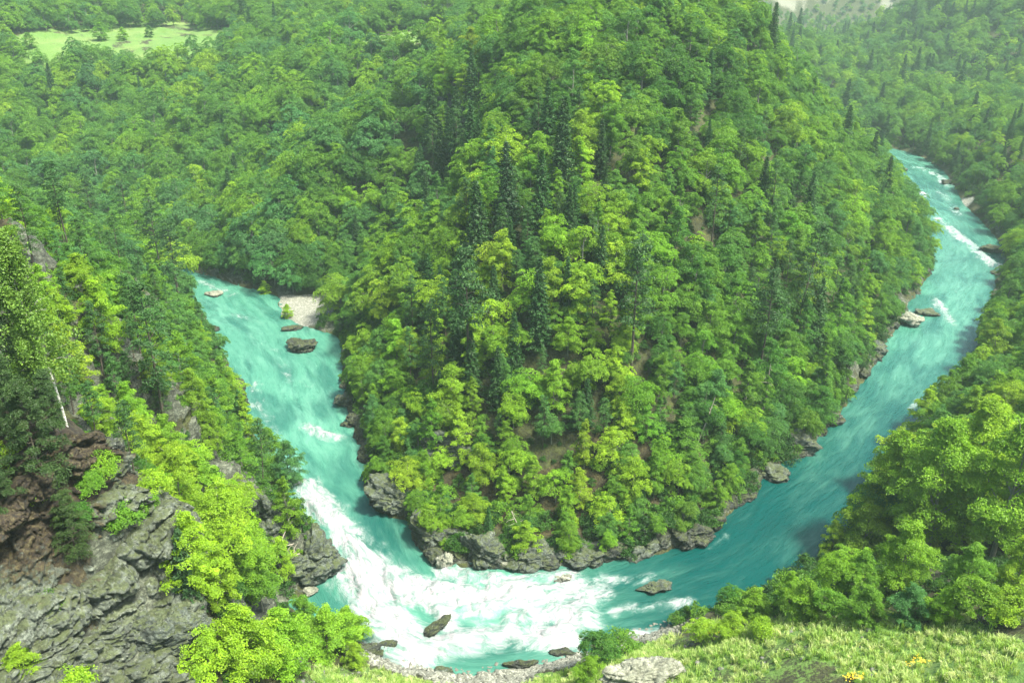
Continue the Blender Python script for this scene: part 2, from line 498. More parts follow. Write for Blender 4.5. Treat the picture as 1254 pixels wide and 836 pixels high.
def terrain_material():
    t = NT('terrain')
    geo = t.n('ShaderNodeNewGeometry')
    pos = geo.outputs['Position']
    n0 = t.noise(pos, 0.09, 5, 0.6)
    n1 = t.noise(pos, 0.6, 6, 0.65)
    n2 = t.noise(pos, 3.0, 5, 0.65)
    mixn = t.math('ADD', t.math('MULTIPLY', n1, 0.5), t.math('MULTIPLY', n2, 0.5))
    floor = t.ramp(mixn, [(0.34, (0.012, 0.016, 0.007)), (0.47, (0.030, 0.034, 0.012)), (0.58, (0.05, 0.065, 0.014)), (0.7, (0.085, 0.09, 0.02))])
    soil = t.ramp(mixn, [(0.34, (0.007, 0.006, 0.003)), (0.47, (0.030, 0.026, 0.010)), (0.6, (0.066, 0.062, 0.020)), (0.72, (0.13, 0.125, 0.065))])
    grass = t.ramp(t.math('ADD', t.math('MULTIPLY', n0, 0.5), t.math('MULTIPLY', n2, 0.5)),
                   [(0.3, (0.07, 0.17, 0.02)), (0.5, (0.092, 0.185, 0.030)), (0.65, (0.16, 0.225, 0.06))])
    st = t.noise(t.map(pos, (0.4, 0.4, 1.3), (0.45, 0.3, 0.2)), 1.2, 7, 0.7, 0.8)
    rock = t.ramp(t.math('ADD', t.math('MULTIPLY', st, 0.55), t.math('MULTIPLY', n2, 0.45)),
                  [(0.36, (0.008, 0.009, 0.006)), (0.5, (0.055, 0.066, 0.046)), (0.66, (0.20, 0.23, 0.165))])
    scree = t.ramp(n2, [(0.3, (0.07, 0.08, 0.05)), (0.65, (0.24, 0.245, 0.19))])
    vor = t.n('ShaderNodeTexVoronoi', {'Vector': pos, 'Scale': 4.5})
    peb = t.ramp(t.n('ShaderNodeSeparateColor', {0: vor.outputs['Color']}).outputs[0], [(0.0, (0.10, 0.11, 0.085)), (0.5, (0.20, 0.215, 0.175)), (1.0, (0.34, 0.355, 0.30))])
    c = floor
    def layer(c, name, col, k=0.22):
        a = t.attr(name).outputs['Fac']
        m = t.smooth(t.math('ADD', a, t.math('MULTIPLY', t.math('SUBTRACT', mixn, 0.5), k * 5)), 0.42, 0.58)
        return t.mix(m, c, col)
    c = layer(c, 'soil', soil)
    c = layer(c, 'grassy', grass)
    c = layer(c, 'rocky', rock)
    humus_shade = t.ramp(mixn, [(0.36, (0.005, 0.004, 0.003)), (0.48, (0.024, 0.018, 0.010)), (0.6, (0.055, 0.048, 0.020)), (0.7, (0.14, 0.13, 0.09))])  # brown soil, darkened for the shaded left of the cliff
    c = layer(c, 'humus_shade', humus_shade, 0.3)
    c = layer(c, 'scree', scree)
    c = layer(c, 'gravel', peb, 0.12)
    hgt = t.math('ADD', t.math('MULTIPLY', n2, 0.5), t.math('ADD', t.math('MULTIPLY', st, 0.5), t.math('MULTIPLY', n1, 0.6)))
    bp = t.n('ShaderNodeBump', {'Height': hgt, 'Strength': 0.9, 'Distance': 0.5}).outputs[0]
    return t.surf(t.n('ShaderNodeBsdfPrincipled', {'Base Color': c, 'Roughness': 0.95, 'Normal': bp}).outputs[0])


M_TERRAIN = terrain_material()


def water_material():
    t = NT('river_water')
    fl = t.attr('flow').outputs['Vector']          # x along the current, y across it (metres)
    foam_a = t.attr('foam').outputs['Fac']
    deep_a = t.attr('deep').outputs['Fac']
    w1 = t.noise(t.map(fl, (0.13, 0.62, 1)), 1.0, 6, 0.62, 0.35)
    w2 = t.noise(t.map(fl, (0.6, 1.9, 1)), 1.0, 5, 0.65, 0.3)
    big = t.noise(t.map(fl, (0.035, 0.09, 1)), 1.0, 3, 0.5, 0.5)
    col = t.mix(deep_a, (0.062, 0.215, 0.152), (0.001, 0.046, 0.042))
    calm = t.math('SUBTRACT', 1.0, t.math('MULTIPLY', deep_a, 0.75))
    col = t.mix(t.math('MULTIPLY', calm, t.smooth(t.math('ADD', t.math('MULTIPLY', w1, 0.65), t.math('MULTIPLY', big, 0.5)), 0.50, 0.86)), col, (0.11, 0.29, 0.215))
    col = t.mix(t.math('MULTIPLY', t.smooth(t.math('ADD', t.math('MULTIPLY', w2, 0.5), t.math('MULTIPLY', w1, 0.5)), 0.52, 0.40), 0.5), col, t.mix(0.4, col, (0.0, 0.07, 0.06)))
    patch = t.noise(t.map(fl, (0.05, 0.16, 1)), 1.0, 4, 0.55, 0.4)
    col = t.mix(t.math('MULTIPLY', t.smooth(patch, 0.58, 0.36), 0.75), col, t.mix(0.75, col, (0.0, 0.055, 0.050)))
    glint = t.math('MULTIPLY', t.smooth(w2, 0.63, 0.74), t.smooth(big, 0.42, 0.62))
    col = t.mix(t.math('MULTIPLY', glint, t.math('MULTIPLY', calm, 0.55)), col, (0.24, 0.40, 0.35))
    f1 = t.noise(t.map(fl, (0.11, 0.19, 1)), 1.0, 7, 0.64, 0.9)
    f2 = t.noise(t.map(fl, (0.42, 0.75, 1)), 1.0, 6, 0.68, 0.8)
    fn = t.math('ADD', t.math('MULTIPLY', f1, 0.62), t.math('MULTIPLY', f2, 0.38))
    fv = t.math('ADD', foam_a, t.math('MULTIPLY', t.math('SUBTRACT', fn, 0.5), t.math('ADD', t.math('MULTIPLY', foam_a, 2.6), 0.9)))
    soft = t.smooth(fv, 0.25, 0.95)
    col = t.mix(t.math('MULTIPLY', soft, 0.5), col, (0.21, 0.40, 0.335))
    fm = t.smooth(fv, 0.34, 1.05)
    foamc = t.mix(t.smooth(f2, 0.3, 0.7), (0.14, 0.22, 0.20), (0.44, 0.40, 0.435))
    col = t.mix(fm, col, foamc)
    ro = t.n('ShaderNodeMapRange', {0: fm, 1: 0.0, 2: 1.0, 3: 0.10, 4: 0.8}).outputs[0]
    hh = t.math('ADD', t.math('MULTIPLY', w1, 0.6), t.math('ADD', t.math('MULTIPLY', w2, 0.3), t.math('MULTIPLY', fm, t.math('MULTIPLY', f2, 0.8))))
    bp = t.n('ShaderNodeBump', {'Height': hh, 'Strength': 0.7, 'Distance': 0.8}).outputs[0]
    return t.surf(t.n('ShaderNodeBsdfPrincipled', {'Base Color': col, 'Roughness': ro, 'IOR': 1.33, 'Specular IOR Level': 0.4, 'Normal': bp}).outputs[0])


M_WATER = water_material()


def plain(name, c, rough=0.9):
    t = NT(name)
    co = t.n('ShaderNodeNewGeometry').outputs['Position']
    n = t.noise(co, 4.0, 4)
    cc = t.mix(n, tuple(v * 0.6 for v in c), tuple(min(1, v * 1.3) for v in c))
    return t.surf(t.n('ShaderNodeBsdfPrincipled', {'Base Color': cc, 'Roughness': rough}).outputs[0])


M_PEBBLE = plain('pebble', (0.13, 0.14, 0.115))
M_YELLOW = plain('yellow_petal', (0.75, 0.55, 0.03))
M_WHITE = plain('white_petal', (0.75, 0.76, 0.7))

# ------------------------------------------------------------------ ground sheet (one sheet, finer towards the photographed valley)
def polar_axes():
    t1 = np.radians(np.arange(-40, 40.01, 0.125))
    t0 = np.radians(np.arange(-180, -40, 4.0)); t2 = np.radians(np.arange(44, 180, 4.0))
    th = np.concatenate([t0, t1, t2])
    r = [12.0]
    while r[-1] < 1600:
        q = r[-1]
        k = 0.03 if q < 45 else (0.0062 if q < 330 else 0.011 if q < 800 else 0.03)
        r.append(q * (1 + k))
    return th, np.array(r)


TH, RR = polar_axes()
nT, nR = len(TH), len(RR)
GX = np.sin(TH)[None, :] * RR[:, None]
GY = np.cos(TH)[None, :] * RR[:, None]
gx, gy = GX.ravel(), GY.ravel()
SDF = river_sdf(gx, gy)
GZ = height(gx, gy)
ppx, ppy, pdep = project(gx, gy, GZ)

# slope
Zg = GZ.reshape(nR, nT)
dZr = np.gradient(Zg, axis=0) / np.gradient(RR)[:, None]
dZt = np.gradient(Zg, axis=1) / (np.gradient(TH)[None, :] * RR[:, None])
SLOPE = np.hypot(dZr, dZt).ravel()


def pxpoly(pts):
    return np.array(pts, float)


def in_px(pts, px, py):
    return inside(pxpoly(pts), px, py)


MEADOW_PX = [(0, 52), (40, 44), (100, 40), (210, 32), (250, 42), (285, 44), (270, 56), (210, 62), (160, 64), (110, 62), (60, 66), (10, 66)]
MEADOW2_PX = [(415, 58), (440, 44), (500, 36), (560, 30), (555, 46), (500, 50), (470, 58), (440, 62)]
MEADOW_NT = [(10, 50), (40, 44), (100, 40), (210, 32), (250, 40), (290, 42), (285, 70), (240, 82), (160, 86), (60, 86), (20, 80)]
MEADOW2_NT = [(425, 62), (450, 46), (500, 38), (562, 30), (566, 40), (530, 54), (490, 66), (445, 76)]
FRONT_PX = [(540, 842), (640, 830), (700, 822), (770, 806), (830, 768), (900, 758), (1000, 752), (1100, 752), (1254, 748), (1400, 740), (1500, 1000), (300, 1000), (330, 836), (400, 815), (450, 815)]
CLIFF_PX = [(-300, 470), (20, 470), (60, 500), (130, 500), (185, 545), (215, 575), (232, 640), (240, 720), (262, 836), (262, 1100), (-400, 1100)]
BROWN_PX = [(-10, 260), (70, 275), (170, 270), (215, 360), (190, 420), (150, 360), (100, 330), (30, 345), (-30, 360)]
CLIFFB_PX = [(245, 580), (300, 570), (345, 590), (365, 640), (385, 700), (350, 735), (330, 720), (300, 680), (255, 640)]
MOSSY_PX = [(690, 560), (730, 520), (800, 510), (860, 560), (850, 600), (790, 620), (720, 660), (640, 650), (560, 640), (520, 600), (560, 560), (620, 600)]
FARROCK_PX = [(935, -5), (1000, -5), (1050, 20), (1045, 32), (1000, 30), (985, 18), (950, 6)]

near = gy > 0
meadow = (((in_px(MEADOW_NT, ppx, ppy) | in_px(MEADOW_NT, ppx, ppy + 7)) & (gy > 380)) | (in_px(MEADOW2_NT, ppx, ppy) & (gy > 340))) & near
front = in_px(FRONT_PX, ppx, ppy) & near & (gy < 112) & (SDF > 0.5)
cliff = (in_px(CLIFF_PX, ppx, ppy) & near & (gy < 96) & (gy > 40)) | (in_px(CLIFFB_PX, ppx, ppy) & near & (gy > 100) & (gy < 140))
brown = in_px(BROWN_PX, ppx, ppy) & near & (gy < 190)
mossy = in_px(MOSSY_PX, ppx, ppy) & near & (gy > 118) & (gy < 175)
nz1 = fbm(gx * 0.045, gy * 0.045, gx * 0, 71, 4)
nz2 = fbm(gx * 0.15, gy * 0.15, gx * 0, 72, 4)
A_grass = np.where(meadow, 0.72 + 0.9 * nz2, 0.0) + np.where(front, 0.62 + 0.5 * nz2, 0.0)
A_rock = np.where(cliff, 0.55 + 0.9 * nz2 + 0.35 * sstep(0.7, 1.6, SLOPE), 0.0)
A_rock = np.maximum(A_rock, np.where((SDF > 0) & (SDF < 7) & (gy < 330), sstep(7, 2.0, SDF) * (0.75 + 0.8 * nz2), 0))
A_rock = np.maximum(A_rock, sstep(1.15, 1.8, SLOPE) * 0.8 * (gy < 400) * (gy > 40))
A_soil = np.where(brown | mossy | cliff, 0.75 + 0.5 * nz1, 0.15 + 0.6 * nz1)
A_soil = np.where((gy < 60) & ~front, 0.3, A_soil)
A_grass = np.where((gy < 78) & (gx > -20), np.maximum(A_grass, 0.55 + 0.6 * nz2), A_grass)
SCREE_PX = [(474, 132), (488, 106), (503, 84), (514, 74), (521, 80), (508, 104), (494, 124), (482, 138)]
SCREE2_PX = [(372, 285), (380, 262), (392, 240), (400, 246), (392, 268), (382, 292)]
SCREE_NT = [(472, 165), (476, 126), (492, 95), (510, 72), (524, 78), (514, 112), (498, 150), (486, 170)]
SCREE2_NT = [(362, 320), (372, 275), (388, 238), (404, 242), (400, 280), (390, 322)]
scree_strip = (in_px(SCREE_PX, ppx + 6 * nz2, ppy) & (gy > 225) & (gy < 340))
A_humus_shade = np.where(cliff & (gy < 96), np.clip(0.72 * sstep(175, 85, ppx + 30 * nz2) + 0.6 * sstep(640, 560, ppy + 25 * nz2) - 0.1, 0, 1), 0.0)  # brown soil plus painted shade, stronger toward the cliff's unlit left
A_scree = np.where(scree_strip, 1.0, 0.0)
farm = (gy > 1105) & (gy < 1560) & (gx > 200) & (gx < 760)
A_scree = np.maximum(A_scree, np.where(farm, np.clip(0.40 + 1.6 * fbm(gx * 0.022, gy * 0.022, GZ * 0.05, 91, 4), 0, 1), 0))
bdist = np.where(inside(BEACH, gx, gy), 0, poly_dist(BEACH, gx, gy))
A_gravel = sstep(1.8, 0.0, bdist)
A_gravel = np.maximum(A_gravel, np.where((gy < 112) & (SDF > -2) & (gx > -30) & (gx < 25), sstep(7, 1.5, SDF) * (0.8 + 0.5 * nz2), 0))
bar2 = at_z(1172, 248)
A_gravel = np.maximum(A_gravel, sstep(9, 4, np.hypot(gx - bar2[0], gy - bar2[1])) * (SDF > -3))

# craggy relief on bare rock
rk = np.clip(A_rock, 0, 1) * (gy < 200) * (gy > 96)
GZ = GZ - np.where(cliff & (gy < 96), 0.8, 0.0)
crag = (1 - np.abs(fbm(gx * 0.16 + GZ * 0.1, gy * 0.16, GZ * 0.22, 101, 5, 0.55)) * 2.4)
_P = np.stack([GX, GY, GZ.reshape(nR, nT)], -1)
_a = np.gradient(_P, axis=0); _b = np.gradient(_P, axis=1)
_nrm = np.cross(_b, _a); _nrm /= np.maximum(np.linalg.norm(_nrm, axis=-1, keepdims=True), 1e-9)
_nrm = np.where(_nrm[..., 2:3] < 0, -_nrm, _nrm).reshape(-1, 3)
strat = GZ * 0.55 + gx * 0.18 + 0.12 * gy
ledge = 1 - np.abs(vnoise(gx * 0.05, gy * 0.05, strat, 121)) * 2
blk = np.abs(vnoise(gx * 0.3, gy * 0.3, GZ * 0.45, 122)) + 0.5 * np.abs(vnoise(gx * 0.75, gy * 0.75, GZ * 1.1, 123))
amp = rk * np.where(SDF > 0.4, 1.0, 0) * np.clip(SDF / 5, 0, 1) * (2.6 * (crag - 0.55) + 1.3 * ledge + 1.7 * (blk - 0.5) + 0.8 * fbm(gx * 0.9, gy * 0.9, GZ * 0.9, 111, 4))
gx = gx + amp * _nrm[:, 0] * 0.8; gy = gy + amp * _nrm[:, 1] * 0.8
GZ = GZ + amp * _nrm[:, 2]
GZ = np.where(SDF > 0.3, np.maximum(GZ, 0.3), GZ)

ii, jj = np.meshgrid(np.arange(nR - 1), np.arange(nT), indexing='ij')
j2 = (jj + 1) % nT
quads = np.stack([ii * nT + jj, ii * nT + j2, (ii + 1) * nT + j2, (ii + 1) * nT + jj], -1).reshape(-1, 4)[:, ::-1]
tv = np.column_stack([gx, gy, GZ])
cidx = len(tv)
tv = np.vstack([tv, [0, 0, float(GZ[:nT].mean())]])
cap = np.column_stack([np.full(nT, cidx), (np.arange(nT) + 1) % nT, np.arange(nT)])
att = lambda a: ('POINT', 'FLOAT', np.append(a, 0.0))
tm = mesh('ground', tv, [quads, cap], [M_TERRAIN], smooth=True,
          attrs={'grassy': att(A_grass), 'rocky': att(A_rock), 'soil': att(A_soil), 'scree': att(A_scree), 'humus_shade': att(A_humus_shade), 'gravel': att(A_gravel)})
ground = tag(obj('ground', tm), kind='structure')
ground['label'] = 'forest floor, bare rock and grass of the river gorge'

# fast height lookups on the built sheet (bilinear in polar space)
GZ2 = GZ.reshape(nR, nT)
LOGR = np.log(RR)


def ground_z(x, y):
    x = np.asarray(x, float); y = np.asarray(y, float)
    r = np.hypot(x, y); th = np.arctan2(x, y)
    fi = np.clip(np.interp(np.log(np.maximum(r, RR[0])), LOGR, np.arange(nR)), 0, nR - 1.001)
    fj = np.clip(np.interp(th, TH, np.arange(nT)), 0, nT - 1.001)
    i = fi.astype(int); j = fj.astype(int); a = fi - i; b = fj - j
    return (GZ2[i, j] * (1 - a) * (1 - b) + GZ2[i + 1, j] * a * (1 - b) + GZ2[i, j + 1] * (1 - a) * b + GZ2[i + 1, j + 1] * a * b)


def seen_point(px, py, ymin=42, ymax=1250):
    dx, dy, dz = ray(px, py)
    Y = np.exp(np.linspace(math.log(ymin), math.log(ymax), 1500))
    X = dx / dy * Y; Z = CAM_H + dz / dy * Y
    hh = ground_z(X, Y)
    i = np.nonzero(hh >= Z)[0]
    i = i[0] if len(i) else len(Y) - 1
    return float(X[i]), float(Y[i]), float(hh[i])


# ------------------------------------------------------------------ river
def px_line(pts):
    return np.array([at_z(a, b)[:2] for a, b in pts])


CENTRE = px_line([(150, 298), (200, 318), (262, 358), (310, 400), (345, 445), (360, 500), (380, 545), (420, 600), (445, 650), (470, 695), (510, 740),
                  (580, 762), (660, 755), (750, 745), (830, 715), (900, 680), (960, 630), (1020, 580), (1070, 520), (1120, 460), (1150, 400),
                  (1180, 340), (1195, 305), (1170, 270), (1140, 240), (1125, 200), (1100, 192), (1060, 181), (1000, 171), (930, 162)])


def smooth_line(P, n=3):
    for _ in range(n):
        Q = [P[0]]
        for i in range(len(P) - 1):
            Q += [P[i] * 0.75 + P[i + 1] * 0.25, P[i] * 0.25 + P[i + 1] * 0.75]
        Q.append(P[-1])
        P = np.array(Q)
    return P


CEN = smooth_line(CENTRE, 2)


def line_coords(P, x, y):
    best = np.full(x.shape, 1e18); s = np.zeros(x.shape); tt = np.zeros(x.shape)
    acc = 0.0
    for i in range(len(P) - 1):
        a, b = P[i], P[i + 1]
        e = b - a; L = math.hypot(*e)
        u = e / L
        p = (x - a[0]) * u[0] + (y - a[1]) * u[1]
        pc = np.clip(p, 0, L)
        qx, qy = x - a[0] - pc * u[0], y - a[1] - pc * u[1]
        d2 = qx * qx + qy * qy
        m = d2 < best
        best = np.where(m, d2, best)
        s = np.where(m, acc + pc, s)
        cr = u[0] * qy - u[1] * qx
        tt = np.where(m, np.sign(cr) * np.sqrt(d2), tt)
        acc += L
    return s, tt


wm = (SDF < 3.2).reshape(nR, nT)
okq = wm[:-1, :] & wm[1:, :]
okq = okq & np.roll(okq, -1, axis=1)
thmask = (TH > math.radians(-40)) & (TH < math.radians(39.9))
okq = okq & thmask[None, :]
wq = quads.reshape(nR - 1, nT, 4)[okq]
used, inv = np.unique(wq.ravel(), return_inverse=True)
wf = inv.reshape(-1, 4)
wx, wy = gx[used], gy[used]
fs, ft = line_coords(CEN, wx, wy)
fs = fs + 2.5 * fbm(wx * 0.05, wy * 0.05, wx * 0, 7, 2); ft = ft + 1.5 * fbm(wx * 0.07, wy * 0.07, wx * 0, 8, 2)
foam = np.zeros(len(used))


def stroke(pts, half, k):
    global foam
    P = smooth_line(px_line(pts), 2)
    s, t = line_coords(P, wx, wy)
    foam = np.maximum(foam, k * np.exp(-(np.abs(t) / (half * 1.25)) ** 1.7 * 0.9))


# the rapids in the bend
stroke([(372, 596), (398, 626), (428, 660), (450, 700)], 2.8, 1.0)
stroke([(440, 690), (455, 730), (475, 765), (500, 800)], 4.0, 1.25)
stroke([(455, 710), (500, 722), (545, 735), (590, 735)], 3.6, 1.25)
stroke([(545, 700), (600, 708), (660, 712), (700, 706)], 2.2, 0.82)
stroke([(580, 735), (640, 725), (690, 722), (718, 728)], 3.3, 1.2)
stroke([(535, 745), (560, 775), (540, 795), (500, 805)], 1.9, 0.9)
stroke([(540, 792), (590, 784), (640, 775), (690, 785)], 2.4, 1.15)
stroke([(630, 760), (680, 755), (715, 748)], 2.4, 1.0)
stroke([(640, 782), (690, 775), (715, 762)], 2.6, 1.0)
stroke([(755, 748), (785, 742), (815, 740), (843, 737)], 1.7, 0.66)
stroke([(738, 708), (765, 712), (800, 706)], 1.5, 0.58)
stroke([(770, 778), (810, 775)], 1.2, 0.7)
stroke([(560, 690), (610, 690), (650, 695)], 1.6, 0.65)
stroke([(870, 672), (890, 655)], 0.8, 0.4)
# left arm
stroke([(375, 522), (395, 532), (414, 536)], 1.7, 0.86)
stroke([(245, 345), (262, 352), (285, 360)], 2.0, 0.55)
stroke([(285, 385), (305, 390)], 1.4, 0.6)
stroke([(300, 410), (335, 430), (370, 432)], 2.0, 0.36)
stroke([(310, 470), (325, 510), (350, 560), (372, 596)], 3.0, 0.42)
stroke([(300, 490), (315, 500)], 1.5, 0.55)
stroke([(375, 405), (398, 402)], 1.5, 0.6)
stroke([(340, 440), (360, 470), (400, 480)], 3.0, 0.36)
# right arm
stroke([(1148, 268), (1175, 290), (1205, 315), (1225, 328)], 2.6, 0.72)
stroke([(1110, 242), (1135, 238)], 2.4, 0.95)
stroke([(1125, 205), (1150, 215), (1162, 228)], 3.5, 0.62)
stroke([(1150, 235), (1175, 262)], 3.0, 0.5)
stroke([(1145, 365), (1165, 395)], 2.0, 0.62)
stroke([(1155, 345), (1185, 370)], 2.2, 0.3)
stroke([(1110, 380), (1130, 385), (1150, 375)], 1.4, 0.6)
stroke([(1115, 500), (1130, 490)], 1.5, 0.55)
foam = np.maximum(foam, 0.12 * sstep(3.5, 0.5, -SDF[used]))
foam = np.maximum(foam, 0.10)
wpx, wpy, _ = project(wx, wy, wx * 0)
deep = sstep(540, 860, wpx) * (0.25 + 0.75 * sstep(400, 600, wpy))
deep = np.maximum(deep, np.exp(-((wpx - 480) / 60) ** 2 - ((wpy - 650) / 45) ** 2) * 0.7)
deep = np.maximum(deep, np.exp(-((wpx - 580) / 110) ** 2 - ((wpy - 790) / 30) ** 2) * 0.7)
deep = np.clip(deep + 0.25 * fbm(wx * 0.05, wy * 0.05, wx * 0, 201, 3), 0, 1)
fm = sstep(0.45, 0.9, foam)
wz = 0.05 * fbm(fs * 0.35, ft * 0.8, fs * 0, 301, 3) + fm * (1.5 * (fbm(fs * 0.22, ft * 0.42, fs * 0, 303, 4) + 0.4) + 0.5 * np.abs(fbm(fs * 0.7, ft * 1.1, fs * 0, 304, 3)))
wmsh = mesh('river', np.column_stack([wx, wy, wz]), [wf], [M_WATER], smooth=True,
            attrs={'flow': ('POINT', 'FLOAT_VECTOR', np.column_stack([fs, ft, fs * 0])), 'foam': ('POINT', 'FLOAT', foam), 'deep': ('POINT', 'FLOAT', deep)})
river = tag(obj('river', wmsh), kind='structure')
river['label'] = 'turquoise river bending round the wooded hill with white rapids'

# ------------------------------------------------------------------ rocks
_ICO = {}


def ico(n):
    if n not in _ICO:
        bm = bmesh.new()
        bmesh.ops.create_icosphere(bm, subdivisions=n, radius=1.0)
        v = np.array([p.co[:] for p in bm.verts]); f = np.array([[q.index for q in p.verts] for p in bm.faces])
        bm.free()
        _ICO[n] = (v, f)
    return _ICO[n]


def rot_m(rx, ry, rz):
    return np.array(Matrix.Rotation(rz, 3, 'Z') @ Matrix.Rotation(ry, 3, 'Y') @ Matrix.Rotation(rx, 3, 'X'))


def rock_mesh(seed, size, rot=(0, 0, 0), sub=5, mat=None, planes=16, rough=0.20, strata=0.09):
    r = np.random.default_rng(seed)
    v, f = ico(sub)
    nrm = r.normal(size=(planes, 3)); nrm /= np.linalg.norm(nrm, axis=1)[:, None]
    off = r.uniform(0.62, 1.0, planes)
    rad = np.full(len(v), 1.18)
    for n_, o_ in zip(nrm, off):
        d = v @ n_
        rad = np.minimum(rad, np.where(d > 0.05, o_ / np.maximum(d, 0.05), 9))
    p = v * rad[:, None]
    q = p * 1.0 + seed * 7.3
    s = max(size)
    dsp = rough * fbm(q[:, 0] * 2.0, q[:, 1] * 2.0, q[:, 2] * 2.0, seed, 5, 0.55)
    ridge = 1 - np.abs(vnoise(q[:, 0] * 1.5, q[:, 1] * 1.5, q[:, 2] * 3.2, seed + 5)) * 2
    ridge2 = 1 - np.abs(vnoise(q[:, 0] * 3.5, q[:, 1] * 3.5, q[:, 2] * 8, seed + 9)) * 2
    big = fbm(q[:, 0] * 0.9, q[:, 1] * 0.9, q[:, 2] * 0.9, seed + 31, 2)
    dsp = dsp + 0.22 * big
    dsp = dsp + strata * ridge + strata * 0.5 * ridge2 - strata
    p = p + v * dsp[:, None]
    p = p * np.array(size)
    if s > 1.2:
        p = p + v * (bedrock(p + seed * 3.7, seed, max(0.45, s / 4.2)) * 0.15 * s)[:, None]
    p = p @ rot_m(*rot).T
    return mesh('rock', p, [f], [mat or M_ROCK], smooth=True)


def rock(px, py, wpix, hpix, label, depth_k=0.8, mat=None, seed=1, name='boulder', cat='rock', tilt=(0, 0, 0), sub=5, zbase=None, group=None, sink=0.25, Y=None, mid=False, push=(0, 0, 0), **kw):
    """a rock whose visible middle stands at photo pixel px,py, on the ground or river bed there"""
    base = (px, py + hpix * 0.5)
    if zbase is not None:
        x, y, z = at_z(base[0], base[1], zbase)
    elif Y is not None:
        x, y, z = at_y(base[0], base[1], Y)
    else:
        x, y, z = seen_point(*base)
        if z < 0:
            x, y, z = at_z(base[0], base[1], 0.0)
    dist = math.sqrt(x * x + y * y + (CAM_H - z) ** 2)
    rx = wpix * dist / F_PX * 0.5
    dep = math.atan2(CAM_H - z, math.hypot(x, y))
    ry = min(rx * depth_k, 0.85 * hpix * dist / F_PX * 0.5 / math.sin(dep))
    rz = max(0.25 * rx, (hpix * dist / F_PX * 0.5 - ry * math.sin(dep) * 0.6) / math.cos(dep))
    me = rock_mesh(seed, (rx, ry, rz), tilt, sub, mat, **kw)
    if mid:
        mx, my, mz = seen_point(px, py)
        o = obj(name, me, loc=(mx + push[0], my + push[1], mz + push[2]))
    else:
        o = obj(name, me, loc=(x, y + ry * 0.7, z + rz * (1 - sink * 2)))
    return tag(o, label, cat, group)


rock(367, 420, 44, 26, 'large dark jagged boulder standing in the left river arm below the gravel beach', mat=M_ROCK_DARK, seed=3, strata=0.10, zbase=0)
rock(356, 402, 24, 8, 'small flat dark rock at the tip of the gravel beach, above the large jagged boulder', mat=M_ROCK_DARK, seed=4, sub=4, zbase=0)
rock(258, 359, 22, 9, 'flat pale rock in the far left river arm, its upstream end', mat=M_ROCK_PALE, seed=5, sub=4, zbase=0)
rock(260, 401, 18, 8, 'low dark rock at the left bank facing the gravel beach', mat=M_ROCK_DARK, seed=6, sub=4, zbase=0)
rock(421, 487, 34, 22, 'grey shore rock under the trees at the left foot of the wooded hill', mat=M_ROCK, seed=7, zbase=0)
rock(424, 519, 20, 9, 'small dark rock by the short white wave at the hill\'s left foot', mat=M_ROCK_DARK, seed=8, sub=4, zbase=0)
rock(489, 602, 84, 62, 'big slanting grey rock slab dipping into calm water left of the rapids', mat=M_ROCK, seed=9, sub=6, tilt=(0.2, 0.5, 0.4), strata=0.09, zbase=0, name='rock_slab')
rock(540, 648, 78, 52, 'rounded grey rock point beside the pale upright stone', mat=M_ROCK, seed=10, sub=6, tilt=(0.0, 0.4, 0.3), strata=0.08, zbase=0, name='rock_slab')
rock(590, 668, 70, 56, 'ribbed grey rock ledge directly right of the pale upright stone', mat=M_ROCK, seed=12, sub=6, tilt=(0.1, 0.5, 0.7), strata=0.10, zbase=0, name='rock_slab')
rock(547, 683, 22, 30, 'pale upright stone at the water\'s edge above the rapids', mat=M_ROCK_PALE, seed=13, zbase=0, depth_k=0.7)
rock(650, 672, 66, 50, 'mossy rock wall at the tip of the hill above the foaming water', mat=M_ROCK, seed=14, sub=6, zbase=0, name='rock_ledge')
rock(712, 676, 66, 34, 'grey rock ledge at the tip of the hill, just right of the rapids', mat=M_ROCK, seed=15, sub=6, zbase=0, name='rock_ledge')
rock(730, 684, 22, 20, 'smooth grey knob at the right end of the ledge by the rapids', mat=M_ROCK, seed=16, zbase=0)
rock(618, 690, 20, 12, 'white foam-washed stone under the mossy rock wall', mat=M_ROCK_PALE, seed=17, sub=4, zbase=0)
rock(689, 706, 26, 14, 'submerged pale rock with foam pouring over it, right of the rapids', mat=M_ROCK_PALE, seed=18, sub=4, zbase=0)
rock(533, 767, 36, 20, 'dark tilted rock sticking out of the middle of the rapids', mat=M_ROCK_DARK, seed=19, tilt=(0, -0.35, 0.3), zbase=0)
rock(802, 719, 46, 15, 'long flat speckled rock in the river right of the rapids', mat=M_ROCK, seed=20, zbase=0)
rock(811, 659, 44, 32, 'dark wet rock at the hill foot facing deep teal water', mat=M_ROCK_DARK, seed=21, zbase=0, depth_k=0.9)
rock(848, 648, 52, 42, 'dark wet rock buttress at the hill foot, second from the tip\'s right end', mat=M_ROCK_DARK, seed=22, zbase=0, sub=6)
rock(870, 634, 30, 34, 'blackish rock knob ending the dark buttress above deep teal water', mat=M_ROCK_DARK, seed=23, zbase=0)
rock(906, 603, 50, 22, 'grey low rock shelf where the right river arm starts to narrow', mat=M_ROCK_DARK, seed=24, zbase=0)
rock(950, 575, 44, 24, 'grey rock bank under hanging branches along the right river arm', mat=M_ROCK, seed=25, zbase=0)
rock(985, 540, 42, 36, 'steep grey rock under trees midway along the right river arm', mat=M_ROCK, seed=26, zbase=0)
rock(1014, 508, 40, 32, 'dark steep rock above the teal bend of the right river arm', mat=M_ROCK_DARK, seed=27, zbase=0)
rock(1074, 424, 24, 26, 'grey mossy bank rock below the pale rock pair of the right river arm', mat=M_ROCK, seed=28, zbase=0)
